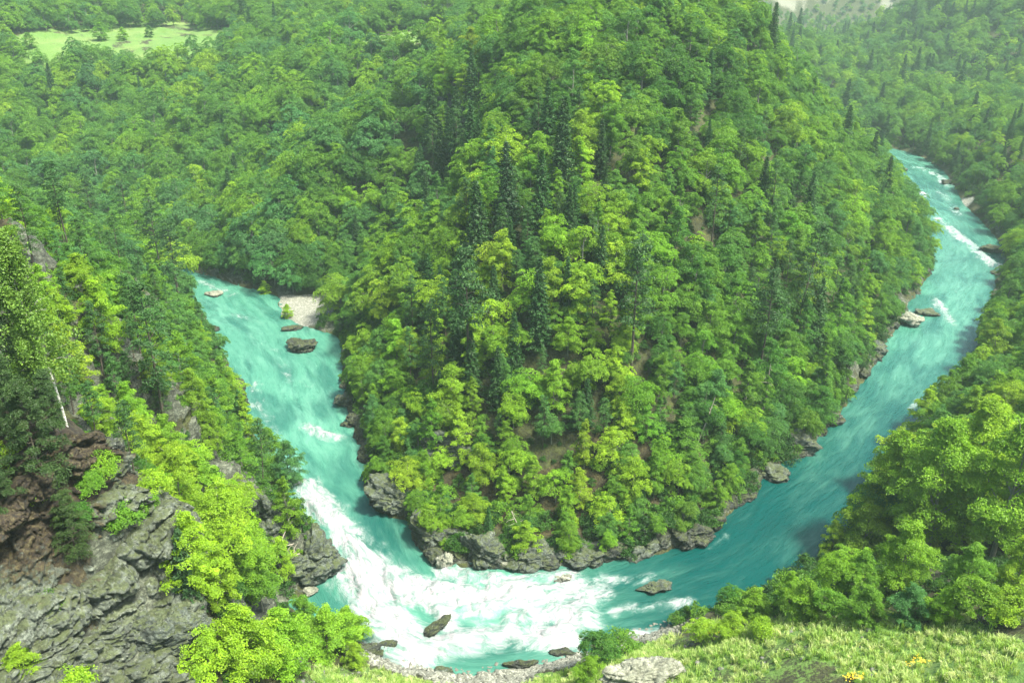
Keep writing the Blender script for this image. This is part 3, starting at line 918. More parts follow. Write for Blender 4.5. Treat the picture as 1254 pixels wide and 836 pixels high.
rock(1117, 388, 34, 24, 'pale cream boulder in the right river arm, larger of the pair', mat=M_ROCK_PALE, seed=29, zbase=0)
rock(1138, 383, 26, 9, 'thin grey rock trailing downstream of the pale cream boulder', mat=M_ROCK, seed=30, sub=4, zbase=0)
rock(1217, 303, 26, 12, 'dark rock by the far right bank above the long white streak', mat=M_ROCK_DARK, seed=31, zbase=0)
rock(1222, 334, 13, 6, 'small dark rock at the lower end of the long white streak', mat=M_ROCK_DARK, seed=32, sub=4, zbase=0)
rock(1162, 222, 14, 9, 'dark rock at the right bank high up the right river arm', mat=M_ROCK_DARK, seed=33, sub=4, zbase=0)
rock(1172, 255, 7, 4, 'tiny rock on the shingle bar of the upper right river arm', mat=M_ROCK_DARK, seed=34, sub=3, zbase=0)
rock(1108, 207, 10, 6, 'dark rock at the left bank of the upper right river arm', mat=M_ROCK_DARK, seed=35, sub=3, zbase=0)
rock(1100, 355, 24, 12, 'brown rocky bank edge upstream of the pale cream boulder', mat=M_ROCK_DARK, seed=36, sub=4, zbase=0)
SHORE_L = []
def shore_ledges():
    r = np.random.default_rng(77)
    line = px_line(INNER_PX)
    k0 = [i for i, q in enumerate(INNER_PX) if q == (1142, 330)][0]; k1 = [i for i, q in enumerate(INNER_PX) if q == (424, 462)][0]
    P = smooth_line(line[k0:k1 + 1], 2)
    seg = np.hypot(*np.diff(P, axis=0).T); S = np.concatenate([[0], np.cumsum(seg)])
    d = 0.0; n = 0
    while d < S[-1]:
        x = np.interp(d, S, P[:, 0]); y = np.interp(d, S, P[:, 1])
        x2 = np.interp(d + 1, S, P[:, 0]); y2 = np.interp(d + 1, S, P[:, 1])
        an = math.atan2(y2 - y, x2 - x)
        L = r.uniform(1.8, 4.2)
        front_ = 1.0 if y < 150 else 0.6
        if y >= 150 and x > 0 and r.uniform() < 0.5:
            d += L * 1.3
            continue
        hgt = r.uniform(1.0, 2.6) * front_
        me = rock_mesh(900 + n, (L, r.uniform(1.2, 2.2), hgt), (r.uniform(-0.3, 0.3), r.uniform(-0.35, 0.35), 0), 5, M_ROCK_DARK if (y > 140 or r.uniform() < 0.5) else M_ROCK)
        inx, iny = math.sin(an), -math.cos(an)           # towards the land or the water, settled below
        if river_sdf(np.array([x + 2 * inx]), np.array([y + 2 * iny]))[0] < 0:
            inx, iny = -inx, -iny
        k = r.uniform(-0.3, 1.4)
        o = obj('shore_rock', me, loc=(x + inx * k, y + iny * k, hgt * r.uniform(-0.1, 0.35)), rot=(0, 0, an))
        tag(o, None, 'rock', 'jagged ledge rocks along the hill\'s waterline')
        qx, qy, _ = project(x, y, 0.0)
        if qx > 1060: pl = 'at the hill\'s right waterline below the pale boulder' if qy > 390 else 'at the hill\'s right waterline above the pale boulder'
        elif qx > 960: pl = 'along the narrow stretch of the right river arm'
        elif qx > 860: pl = 'along the deep teal water at the hill\'s foot'
        elif qx > 740: pl = 'between the rapids and the dark rock buttress'
        elif qx > 560: pl = 'at the hill\'s tip over the rapids'
        elif qx > 450: pl = 'near the slanting slab left of the rapids'
        else: pl = 'at the hill\'s left waterline above the slanting slab'
        SHORE_L.append((o, ('large' if L > 3.2 else 'small' if L < 2.4 else 'mid-sized') + ' jagged ledge rock', pl, float(qx)))
        d += L * 1.25; n += 1
shore_ledges()
# left bank rocks and the rock nose over the rapids
rock(290, 478, 30, 46, 'dark rock step dropping into the left river arm', mat=M_ROCK_DARK, seed=40, zbase=0)
rock(384, 674, 70, 78, 'large bulging grey boulder at the nose of the left cliff over the rapids', mat=M_ROCK, seed=41, sub=6, zbase=0, depth_k=0.9)
rock(346, 690, 62, 70, 'grey boulder with driftwood on it at the foot of the left cliff', mat=M_ROCK, seed=42, sub=6, zbase=0, depth_k=0.9)
rock(378, 652, 34, 26, 'dark knob on top of the bulging boulder over the rapids', mat=M_ROCK_DARK, seed=43, zbase=4)
rock(352, 630, 36, 54, 'dark rock pillar behind the driftwood boulder', mat=M_ROCK_DARK, seed=44, zbase=5, depth_k=0.8)
rock(322, 622, 52, 90, 'tall brown grey cliff face above the driftwood boulder', mat=M_ROCK, seed=45, sub=6, zbase=6, depth_k=0.7, name='rock_cliff')
rock(283, 612, 50, 74, 'mossy cliff face half hidden behind the gully trees', mat=M_ROCK, seed=46, sub=6, zbase=10, depth_k=0.7, name='rock_cliff')
rock(377, 723, 20, 12, 'small brown rock in the quiet pool below the left cliff', mat=M_ROCK_PALE, seed=47, sub=4, zbase=0)
# big near cliff on the left
def near_cliff():
    th = np.radians(np.arange(-46, -15.0, 0.06)); rr = np.arange(56, 92, 0.085)
    nt, nr = len(th), len(rr)
    X = np.sin(th)[None, :] * rr[:, None]; Y = np.cos(th)[None, :] * rr[:, None]
    x, y = X.ravel(), Y.ravel()
    z = height(x, y)
    P = np.stack([X, Y, z.reshape(nr, nt)], -1)
    n_ = np.cross(np.gradient(P, axis=1), np.gradient(P, axis=0)); n_ /= np.linalg.norm(n_, axis=-1, keepdims=True)
    n_ = np.where(n_[..., 2:3] < 0, -n_, n_).reshape(-1, 3)
    n_ = norm_(n_ + np.array([0.35, -0.6, -0.1]))
    px, py, _ = project(x, y, z)
    CLP = [(-330, 500), (20, 520), (90, 530), (150, 535), (195, 550), (214, 580), (230, 640), (238, 700), (252, 780), (262, 900), (-330, 900)]
    m = np.where(in_px(CLP, px, py), 1.0, 0.0).reshape(nr, nt)
    for _ in range(14):                                         # soft border
        m = (np.roll(m, 1, 0) + np.roll(m, -1, 0) + np.roll(m, 1, 1) + np.roll(m, -1, 1) + m) / 5
    m = m.ravel()
    p = np.column_stack([x, y, z])
    rel = bedrock(p, 21, 2.6, (0.35, 0.95)) * 1.7 * (0.45 + 1.1 * sstep(-0.25, 0.3, fbm(x * 0.13, y * 0.13, z * 0.13, 28, 2))) + bedrock(p + 40, 22, 0.9, (0.2, 1.1)) * 0.45 + 0.10 * fbm(x * 3, y * 3, z * 3, 27, 3)
    big = 2.2 * fbm(x * 0.09, y * 0.09, z * 0.13, 23, 3)
    q = p + n_ * ((rel + big + 1.0) * sstep(0.25, 0.9, m) - 2.2 * (1 - sstep(0.1, 0.6, m)))[:, None]
    hum = np.clip(0.95 * sstep(165, 80, px + 22 * fbm(x * 0.2, y * 0.2, z * 0.2, 25, 3)) * sstep(780, 640, py) + 0.75 * sstep(600, 550, py + 25 * fbm(x * 0.3, y * 0.3, z * 0.3, 26, 3)), 0, 1)  # brown mossy cover and the cliff's left-hand shade, both as colour
    i, j = np.meshgrid(np.arange(nr - 1), np.arange(nt - 1), indexing='ij')
    f = np.stack([i * nt + j, (i + 1) * nt + j, (i + 1) * nt + j + 1, i * nt + j + 1], -1)
    mm = m.reshape(nr, nt)
    keep_ = (mm[:-1, :-1] > 0.02) & (mm[1:, 1:] > 0.02)
    f = f[keep_]
    us, inv_ = np.unique(f.ravel(), return_inverse=True)
    o = obj('rock_cliff', mesh('cliff', q[us], [inv_.reshape(-1, 4)], [M_CLIFF], smooth=True, attrs={'humus_shade': ('POINT', 'FLOAT', hum[us])}))
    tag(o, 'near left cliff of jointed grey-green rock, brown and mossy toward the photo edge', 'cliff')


def norm_(a):
    return a / np.maximum(np.linalg.norm(a, axis=-1, keepdims=True), 1e-9)


near_cliff()
CL = [(190, 792, 110, 96, 0, 'huge rounded grey outcrop at the bottom of the near left cliff', 51, 0.7),
      (200, 690, 60, 90, 0, 'pale grey bulge at the right rim of the near left cliff', 52, 0.7),
      (232, 790, 40, 80, 0, 'narrow grey buttress right of the huge rounded outcrop', 55, 0.8)]
for i, (px, py, wp, hp, Y, lab, sd, dk) in enumerate(CL):
    rock(px, py, wp, hp, lab, depth_k=dk, mat=M_ROCK, seed=sd, sub=7, mid=True, push=(-0.3, 1.2, -0.8), name='rock_outcrop',
         tilt=(0.1, 0.25, 0.3), strata=0.05, rough=0.14, planes=22)
rock(140, 505, 60, 30, 'broken grey rock band on the brown slope right of the birch trunk', mat=M_ROCK, seed=60, name='rock_outcrop')
rock(125, 545, 40, 30, 'small dark overhang rock below the birch', mat=M_ROCK_DARK, seed=61, name='rock_outcrop')
rock(155, 570, 10, 7, 'small pale stone on top of the near left cliff', mat=M_ROCK_PALE, seed=62, sub=3)
rock(67, 488, 22, 18, 'dark stone beside the birch trunk', mat=M_ROCK_DARK, seed=63, sub=4)
rock(545, 540, 60, 70, 'grey cliff step low on the hill among trees above the slanting slab', mat=M_ROCK, seed=64, sub=6, name='rock_cliff', depth_k=0.6)
rock(935, 470, 14, 52, 'narrow pale vertical cliff face among trees over the right river arm', mat=M_ROCK_PALE, seed=65, name='rock_cliff', depth_k=0.7)
rock(790, 825, 96, 44, 'big pale lichen-covered boulder on the near grassy bank', mat=M_ROCK_PALE, seed=66, sub=6)
rock(455, 795, 50, 26, 'dark wet rock edge where the near left bank meets the rapids', mat=M_ROCK_DARK, seed=67, zbase=0)
rock(545, 822, 24, 12, 'grey stone on the near shore below the rapids', mat=M_ROCK, seed=68, sub=4, zbase=0)
rock(640, 814, 44, 10, 'low dark rock edge of the near shore right of the rapids', mat=M_ROCK_DARK, seed=69, zbase=0)
rock(690, 797, 30, 10, 'dark stone on the near shore beside the dark green shrub', mat=M_ROCK_DARK, seed=70, sub=4, zbase=0)
rock(885, 752, 34, 18, 'pale stone pile at the near right shore under bushes', mat=M_ROCK_PALE, seed=71, sub=4, zbase=0)
rock(908, 738, 20, 12, 'pale stone half under bushes at the near right shore', mat=M_ROCK_PALE, seed=72, sub=4, zbase=0)
rock(870, 770, 16, 10, 'round pale stone on the near bank beside yellow-green shrubs', mat=M_ROCK_PALE, seed=73, sub=4)

# ------------------------------------------------------------------ plant builders
def norm(a):
    return a / np.maximum(np.linalg.norm(a, axis=-1, keepdims=True), 1e-9)


def leaf_quads(c, n, L, W, r):
    """rhombic leaf sprays at c facing n"""
    m = len(c)
    n = norm(n)
    a = norm(np.cross(n, norm(r.normal(size=(m, 3)))))
    b = np.cross(n, a)
    L = np.asarray(L) * r.uniform(0.7, 1.3, m); W = np.asarray(W) * r.uniform(0.7, 1.3, m)
    bend = n * (L * 0.16)[:, None]
    v = np.stack([c - a * L[:, None] / 2 - bend, c - b * W[:, None] / 2, c + a * L[:, None] / 2 - bend, c + b * W[:, None] / 2], 1).reshape(-1, 3)
    return v, np.arange(m * 4).reshape(-1, 4)


def tube(path, rad, sides=6):
    path = np.asarray(path, float); rad = np.asarray(rad, float)
    d = norm(np.gradient(path, axis=0))
    ref = np.where(np.abs(d[:, 2:3]) > 0.9, np.array([[1., 0, 0]]), np.array([[0, 0, 1.]]))
    u = norm(np.cross(d, ref)); vv = np.cross(d, u)
    an = np.arange(sides) / sides * 2 * PI
    P = path[:, None, :] + rad[:, None, None] * (u[:, None, :] * np.cos(an)[None, :, None] + vv[:, None, :] * np.sin(an)[None, :, None])
    n = len(path)
    i, j = np.meshgrid(np.arange(n - 1), np.arange(sides), indexing='ij')
    k = (j + 1) % sides
    f = np.stack([i * sides + j, i * sides + k, (i + 1) * sides + k, (i + 1) * sides + j], -1).reshape(-1, 4)
    return P.reshape(-1, 3), f


def join(parts):
    vs, fs, o = [], [], 0
    for v, f in parts:
        vs.append(v); fs.append(f + o); o += len(v)
    return np.vstack(vs), np.vstack(fs)


def limb(a, b, r0, r1, r, n=5, sag=0.1):
    t = np.linspace(0, 1, n)[:, None]
    L = np.linalg.norm(b - a)
    p = a + (b - a) * t + np.array([0, 0, sag * L]) * (np.sin(t * PI)) + r.normal(size=(n, 3)) * 0.02 * L * np.sin(t * PI)
    return tube(p, r0 + (r1 - r0) * t[:, 0], 5)


def clusters_to_leaves(cc, cn, cr, nleaf, L, W, r, thick=0.42, spread=0.75):
    m = len(cc)
    k = nleaf
    u = norm(np.cross(cn, norm(r.normal(size=(m, 3))))); v = np.cross(cn, u)
    rr = np.sqrt(r.uniform(0, 1, (m, k))); th = r.uniform(0, 2 * PI, (m, k))
    lobes = 1 + 0.28 * np.sin(th * 3 + r.uniform(0, 6, (m, 1))) + 0.18 * np.sin(th * 5 + r.uniform(0, 6, (m, 1)))
    rad = rr * lobes * cr[:, None]
    hgt = (1 - rr ** 2) * thick * cr[:, None] * r.uniform(0.35, 1.0, (m, k)) - 0.25 * cr[:, None] * rr ** 2
    pos = cc[:, None] + u[:, None] * (rad * np.cos(th))[..., None] + v[:, None] * (rad * np.sin(th))[..., None] + cn[:, None] * hgt[..., None]
    out = u[:, None] * np.cos(th)[..., None] + v[:, None] * np.sin(th)[..., None]
    nn = cn[:, None] + out * (rr * 0.5)[..., None] + r.normal(size=(m, k, 3)) * spread * 0.6
    pos = pos.reshape(-1, 3) + r.normal(size=(m * k, 3)) * 0.06
    qv, qf = leaf_quads(pos, nn.reshape(-1, 3), L, W, r)
    tone = np.clip(np.repeat(r.normal(0.5, 0.16, m), k) + r.normal(0, 0.14, m * k), 0, 1)
    return qv, qf, tone


def broadleaf(seed, H=14.0, R=4.8, ncl=64, nleaf=64, L=0.55, shape=1.0, lean=0.3, low=0.3, layered=False, thick=0.42, spread=0.75, full=0.0):
    r = np.random.default_rng(seed)
    ax = r.normal(size=2) * lean
    nb = r.integers(7, 11) + int(full * 22)
    bc, br = [np.array([r.normal() * 0.12 * R, r.normal() * 0.12 * R, H * 0.80])], [R * r.uniform(0.42, 0.52) / shape ** 0.4]
    for i in range(nb):
        an = i * 2.4 + r.normal() * 0.35
        f = (0.36 - full) + (0.36 + full) * ((i * 0.618 + r.uniform(0, 0.25)) % 1.0)
        prof = math.sin(min(1.0, max(0.12, (f - 0.18 + full) / 0.5)) * PI * 0.55) * (1 - 0.35 * shape * max(0, f - 0.5) / 0.3)
        q = R * 0.62 * prof * r.uniform(0.75, 1.15)
        bc.append(np.array([math.cos(an) * q, math.sin(an) * q, f * H])); br.append(R * r.uniform(0.36, 0.56))
    if layered:
        cc, cn, cr = [], [], []
        nl = int(ncl * 0.24)
        for i in range(nl):
            f = low + (0.97 - low) * ((i + r.uniform(0.2, 0.8)) / nl)
            an = i * 2.39996 + r.normal() * 0.45
            rel = (f - low) / (1 - low)
            env = (math.sin(min(1.0, 0.18 + rel * 0.95) * PI) ** 0.65) * (1 - 0.35 * (shape - 1) * rel)
            ln = R * max(0.18, env) * r.uniform(0.6, 1.15)
            rise = ln * r.uniform(0.15, 0.55) * (0.4 + rel)
            m = max(3, int(2 + ln / R * 4))
            for q in np.linspace(0.38, 1.0, m):
                lat = r.normal() * 0.14 * ln
                dz = rise * q - 0.32 * ln * max(0, q - 0.55) ** 1.5 + r.normal() * 0.12
                cc.append([[math.cos(an) * ln * q - math.sin(an) * lat, math.sin(an) * ln * q + math.cos(an) * lat, f * H - 0.12 * H * (1 - rel) * 0.5 + dz]])
                cn.append([norm(np.array([math.cos(an) * 0.5 * q, math.sin(an) * 0.5 * q, 1.0]) + r.normal(size=3) * 0.2)])
                cr.append([R * r.uniform(0.13, 0.27) * (1.1 - 0.25 * q)])
        for k in range(5):
            cc.append([[r.normal() * 0.12 * R, r.normal() * 0.12 * R, H * (0.9 + 0.025 * k)]]); cn.append([norm(np.array([0, 0, 1.0]) + r.normal(size=3) * 0.3)]); cr.append([R * r.uniform(0.12, 0.2)])
    else:
        bc = np.array(bc); br = np.array(br)
        w_ = br ** 2 / (br ** 2).sum()
        cc, cn, cr = [], [], []
        for c_, b_, q_ in zip(bc, br, w_):
            k = max(5, int(ncl * q_))
            d = norm(r.normal(size=(k * 5, 3))); d = d[d[:, 2] > -0.35]
            pick = [int(np.argmax(d[:, 2]))]; dist = np.full(len(d), 9.0)
            for _ in range(k - 1):
                dist = np.minimum(dist, np.linalg.norm(d - d[pick[-1]], axis=1)); pick.append(int(np.argmax(dist * r.uniform(0.75, 1, len(d)))))
            d = d[pick]
            p = c_ + d * b_ * np.array([1, 1, 0.82]) * r.uniform(0.62, 1.28, (len(d), 1))
            away = norm(p - np.array([0, 0, H * 0.5]))
            cc.append(p); cn.append(norm(np.array([0, 0, 1.0]) + 0.55 * d + 0.3 * away * np.array([1, 1, 0.2]) + r.normal(size=d.shape) * 0.15))
            cr.append(b_ * r.uniform(0.26, 0.58, len(d)))
    cc = np.vstack(cc); cn = np.vstack(cn); cr = np.concatenate(cr)
    cc[:, :2] += ax * (cc[:, 2:3] / H)
    qv, qf, tone = clusters_to_leaves(cc, cn, cr, nleaf, L, L * 0.62, r, thick, spread)
    # trunk
    t = np.linspace(0, 1, 9)
    top = np.array([ax[0] * 0.8, ax[1] * 0.8, H * 0.82])
    path = np.column_stack([top[0] * t ** 1.5, top[1] * t ** 1.5, -1.2 + (top[2] + 1.2) * t]) + np.column_stack([0.12 * np.sin(t * 5 + seed), 0.12 * np.cos(t * 4 + seed), 0 * t])
    rad = 0.017 * H * (1 - 0.88 * t) + 0.10 * np.exp(-t * 14)
    parts = [tube(path, rad, 8)]
    for i in r.permutation(len(cc))[:16]:
        zt = np.clip(cc[i, 2] - r.uniform(1.5, 4.0), H * 0.25, H * 0.75)
        k = (zt + 1.2) / (top[2] + 1.2)
        base = np.array([np.interp(k, t, path[:, 0]), np.interp(k, t, path[:, 1]), zt])
        parts.append(limb(base, cc[i], 0.0065 * H, 0.02, r))
    tv_, tf_ = join(parts)
    return (qv, qf, tone), (tv_, tf_)


def spruce(seed, H=20.0, R=2.9, step=0.62, bare=0.08, dens=1.0, L=0.62):
    r = np.random.default_rng(seed)
    C, N, parts = [], [], []
    z = H * bare
    while z < H * 0.985:
        fr = 1 - z / H
        nb = max(4, int((5 + 4 * fr) * dens))
        a0 = r.uniform(0, 6.28)
        for b in range(nb):
            an = a0 + b / nb * 2 * PI + r.normal() * 0.2
            ln = R * (fr ** 0.75) * r.uniform(0.65, 1.12) + 0.12
            if z < H * (bare + 0.1) and r.uniform() < 0.4:
                ln *= 0.5
            m = max(3, int(ln / 0.24))
            t = (np.arange(m) + 0.6) / m
            dirv = np.array([math.cos(an), math.sin(an), 0])
            droop = -0.28 * ln * t ** 1.3 + 0.12 * ln * t ** 3
            p = np.column_stack([dirv[0] * ln * t, dirv[1] * ln * t, z + droop])
            side = np.array([-dirv[1], dirv[0], 0])
            for s_ in (-1, 0, 1):
                wv = 0.30 * ln * (1 - t * 0.75) * s_ * r.uniform(0.5, 1.0, m)
                C.append(p + side * wv[:, None] + np.array([0, 0, -0.10]) * abs(s_))
                N.append(np.tile(np.array([0, 0, 1.0]) + 0.35 * dirv, (m, 1)) + r.normal(size=(m, 3)) * 0.42 + side * s_ * 0.5)
            if fr > 0.2 and b % 2 == 0:
                parts.append(tube([[0, 0, z], dirv * ln * 0.6 + np.array([0, 0, z - 0.12 * ln])], [0.04, 0.015], 4))
        z += step * (0.55 + 0.6 * fr) * r.uniform(0.85, 1.15)
    C = np.vstack(C); N = np.vstack(N)
    C = C + r.normal(size=C.shape) * 0.07
    qv, qf = leaf_quads(C, N, L, L * 0.42, r)
    tone = np.clip(r.normal(0.5, 0.2, len(C)), 0, 1)
    t = np.linspace(0, 1, 8)
    parts.insert(0, tube(np.column_stack([0.08 * np.sin(t * 4 + seed), 0.08 * np.cos(t * 3), -1.0 + (H + 0.8) * t]), 0.0125 * H * (1 - 0.95 * t), 7))
    return (qv, qf, tone), join(parts)


def pine(seed, H=17.0, R=2.7, bare=0.42, nb=34, nleaf=46, L=0.42):
    r = np.random.default_rng(seed)
    t = np.linspace(0, 1, 10)
    bx, by = r.normal(size=2) * 0.35
    path = np.column_stack([bx * np.sin(t * 2.5), by * np.sin(t * 2.0), -1.2 + (H + 0.9) * t])
    parts = [tube(path, 0.0115 * H * (1 - 0.9 * t) + 0.01, 7)]
    cc, cr, cn = [], [], []
    for i in range(nb):
        f = bare + (0.99 - bare) * (i + 0.5) / nb
        z = f * H
        an = i * 2.4 + r.normal() * 0.4
        rel = (f - bare) / (1 - bare)
        ln = R * (0.55 + 0.6 * math.sin(min(1, rel * 1.25) * PI * 0.8)) * (1.05 - 0.75 * rel) * r.uniform(0.55, 1.15)
        base = np.array([np.interp((z + 1.2) / (H + 0.9), t, path[:, 0]), np.interp((z + 1.2) / (H + 0.9), t, path[:, 1]), z])
        end = base + np.array([math.cos(an) * ln, math.sin(an) * ln, 0.12 * ln + 0.25 * rel])
        parts.append(limb(base, end, 0.05, 0.015, r, 4, 0.05))
        for q in (0.62, 1.0):
            cc.append(base + (end - base) * q + r.normal(size=3) * 0.1); cr.append(r.uniform(0.55, 0.95) * (0.8 if q < 1 else 1) * (1.1 - 0.4 * rel))
            cn.append(norm(np.array([0.25 * math.cos(an), 0.25 * math.sin(an), 1.0]) + r.normal(size=3) * 0.12))
    for i in range(8):
        f = bare * r.uniform(0.45, 1.0)
        an = r.uniform(0, 6.28); ln = r.uniform(0.4, 1.2)
        base = np.array([np.interp(f, t, path[:, 0]), np.interp(f, t, path[:, 1]), f * H])
        parts.append(limb(base, base + np.array([math.cos(an) * ln, math.sin(an) * ln, -0.1]), 0.03, 0.01, r, 3, 0.0))
    qv, qf, tone = clusters_to_leaves(np.array(cc), np.array(cn), np.array(cr), nleaf, L, L * 0.26, r, 0.5, 1.1)
    return (qv, qf, tone), join(parts)


def birch(seed, H=19.0):
    r = np.random.default_rng(seed)
    t = np.linspace(0, 1, 14)
    path = np.column_stack([-1.9 * t ** 1.1 + 0.15 * np.sin(t * 6), 0.1 * np.sin(t * 5), -0.8 + (H + 0.5) * t])
    rad = 0.13 * (1 - 0.93 * t) + 0.012
    parts = [tube(path, rad, 8)]
    C, N = [], []
    for i in range(150):
        f = 0.26 + 0.73 * r.uniform(0, 1) ** 0.9
        z = f * H
        base = np.array([np.interp(f, t, path[:, 0]), np.interp(f, t, path[:, 1]), z])
        an = r.uniform(0, 6.28)
        ln = 3.9 * (1.02 - f) ** 0.55 * r.uniform(0.4, 1.05) + 0.3
        end = base + np.array([math.cos(an) * ln, math.sin(an) * ln, ln * 0.35])
        if i % 4 == 0:
            parts.append(limb(base, base + (end - base) * 0.7, 0.022, 0.008, r, 4, 0.1))
        for k in range(8):
            q = r.uniform(0.25, 1.05)
            p0 = base + (end - base) * q
            hang = r.uniform(0.6, 2.3)
            m = 16
            s_ = r.uniform(0, 1, m)
            C.append(p0 + np.column_stack([r.normal(0, 0.20, m) + 0.25 * math.cos(an) * s_, r.normal(0, 0.20, m) + 0.25 * math.sin(an) * s_, -hang * s_]))
            N.append(r.normal(size=(m, 3)) + np.array([0, 0, 0.7]))
    C = np.vstack(C); N = np.vstack(N)
    qv, qf = leaf_quads(C, N, 0.24, 0.17, r)
    tone = np.clip(r.normal(0.5, 0.2, len(C)), 0, 1)
    return (qv, qf, tone), join(parts)


def shrub(seed, H=2.6, R=1.9, ncl=26, nleaf=46, L=0.28):
    r = np.random.default_rng(seed)
    d = norm(r.normal(size=(ncl, 3))); d[:, 2] = np.abs(d[:, 2])
    k = r.uniform(0.5, 1.0, ncl)
    cc = d * np.array([R, R, H * 0.8]) * k[:, None]
    cc[:, 2] += 0.15 * H
    cn = norm(np.array([0, 0, 1.0]) + 0.6 * d + r.normal(size=d.shape) * 0.25)
    cr = R * r.uniform(0.24, 0.42, ncl)
    qv, qf, tone = clusters_to_leaves(cc, cn, cr, nleaf, L, L * 0.6, r, 0.5, 1.0)
    parts = []
    for i in range(0, ncl, 3):
        parts.append(limb(np.array([r.normal() * 0.1, r.normal() * 0.1, -0.4]), cc[i], 0.05, 0.015, r, 4, 0.05))
    return (qv, qf, tone), join(parts)


def grass_tuft(seed, H=0.55, n=26, spread=0.32):
    r = np.random.default_rng(seed)
    V, F = [], []
    for i in range(n):
        an = r.uniform(0, 6.28); b = r.normal(size=2) * spread * 0.5
        h = H * r.uniform(0.5, 1.2); ln = h * r.uniform(0.15, 0.7); wd = 0.03 * r.uniform(0.7, 1.5)
        s = np.array([-math.sin(an), math.cos(an), 0]) * wd
        o = np.array([b[0], b[1], -0.05]); m = o + np.array([math.cos(an) * ln * 0.3, math.sin(an) * ln * 0.3, h * 0.65]); e = o + np.array([math.cos(an) * ln, math.sin(an) * ln, h])
        k = len(V)
        V += [o - s, o + s, m + s * 0.8, m - s * 0.8, e + s * 0.15, e - s * 0.15]
        F += [[k, k + 1, k + 2, k + 3], [k + 3, k + 2, k + 4, k + 5]]
    return np.array(V), np.array(F)


class Kind:
    """meshes of one plant kind: trunk and crown, and both joined for the mass plantings"""
    def __init__(self, name, data, leaf, bark, far_leaf=None):
        (qv, qf, tone), (tv_, tf_) = data
        self.crown = mesh(name + '_crown', qv, [qf], [leaf], attrs={'tone': ('FACE', 'FLOAT', tone)})
        self.trunk = mesh(name + '_trunk', tv_, [tf_], [bark], smooth=True)
        self.joined = None
        if far_leaf:
            v = np.vstack([qv, tv_]); f = np.vstack([qf, tf_ + len(qv)])
            mi = np.concatenate([np.zeros(len(qf)), np.ones(len(tf_))])
            self.joined = mesh(name + '_far', v, [f], [far_leaf, bark], mi, attrs={'tone': ('FACE', 'FLOAT', np.concatenate([tone, np.full(len(tf_), 0.5)]))})
        self.H = float(qv[:, 2].max())
        self.R = float(np.abs(qv[:, :2]).max())


BROAD = [Kind('broadleaf', broadleaf(100 + i, H, R, n, int(nl * 1.4), 0.30, sh, 0.4, lo, la, 0.36, 1.05), M_LEAF, M_BARK_GREY, M_LEAF_FAR)
         for i, (H, R, n, nl, sh, lo, la) in enumerate([(14, 4.9, 100, 92, 1, 0.3, False), (16, 4.6, 150, 62, 1.2, 0.2, True), (12.5, 5.2, 104, 92, 0.7, 0.3, False), (15, 4.2, 140, 62, 1.5, 0.16, True),
                                                       (13, 4.4, 96, 92, 1, 0.3, False), (17.5, 3.7, 150, 60, 1.6, 0.14, True), (13, 5.3, 160, 64, 0.9, 0.22, True), (11.5, 4.2, 130, 64, 1.0, 0.12, True)])]
BROAD_FULL = [Kind('broadleaf_full', broadleaf(120 + i, H, R, n, 120, 0.34, sh, 0.4, 0.1, False, 0.38, 1.05, 0.2), M_LEAF, M_BARK_GREY, M_LEAF_FAR)
              for i, (H, R, n, sh) in enumerate([(13.5, 5.4, 130, 1), (15, 5.0, 130, 1.3), (12, 5.8, 130, 0.8), (16, 4.8, 130, 1.5), (11, 4.8, 110, 0.9)])]
BROAD_NEAR = [Kind('broadleaf_near', broadleaf(140 + i, H, R, n, nl, 0.25, sh, 0.4, lo, la, 0.32, 0.9), M_LEAF, M_BARK_GREY)
              for i, (H, R, n, nl, sh, lo, la) in enumerate([(15, 4.6, 190, 120, 1.1, 0.16, True), (14, 4.4, 120, 170, 1.3, 0.3, False), (16, 4.4, 200, 115, 1.4, 0.14, True), (13, 4.6, 190, 120, 0.9, 0.12, True)])]
BROAD_TALL = [Kind('broadleaf_tall', broadleaf(160 + i, H, R, n, 110, 0.27, sh, 0.8, lo, True, 0.3, 1.0), M_LEAF, M_BARK_GREY)
              for i, (H, R, n, sh, lo) in enumerate([(21, 5.2, 250, 1.0, 0.30), (19, 4.8, 230, 1.2, 0.24), (22, 4.6, 240, 1.3, 0.34)])]
BUSHY = [Kind('bushy', broadleaf(180 + i, H, R, n, 110, 0.19, 0.8, 0.3, lo, la, 0.35, 1.0), M_LEAF, M_BARK) for i, (H, R, n, lo, la) in enumerate([(7, 2.9, 150, 0.06, True), (6.2, 2.8, 90, 0.2, False), (7.5, 2.7, 150, 0.05, True), (6.5, 3.0, 140, 0.05, True)])]
SPRUCE = [Kind('spruce', spruce(200 + i, H, R, st), M_NEEDLE, M_BARK, M_NEEDLE_FAR) for i, (H, R, st) in enumerate([(20, 3.7, 0.62), (18, 3.3, 0.66), (16, 3.3, 0.6)])]
PINE = [Kind('pine', pine(230 + i, H, R, b), M_NEEDLE, M_BARK) for i, (H, R, b) in enumerate([(17, 2.6, 0.42), (16, 2.4, 0.5), (18, 2.8, 0.35), (15, 2.3, 0.3)])]
PINE_NEAR = [Kind('pine_near', pine(250 + i, H, R, b, 52, 150, 0.30), M_NEEDLE, M_BARK) for i, (H, R, b) in enumerate([(13, 3.1, 0.12), (15, 2.6, 0.35)])]
BIRCH = [Kind('birch', birch(270), M_LEAF, M_BIRCH)]
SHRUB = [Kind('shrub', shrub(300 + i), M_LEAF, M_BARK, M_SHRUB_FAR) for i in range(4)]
SHRUB_NEAR = [Kind('shrub_near', shrub(320 + i, 2.8, 2.0, 40, 110, 0.19), M_LEAF, M_BARK) for i in range(3)]

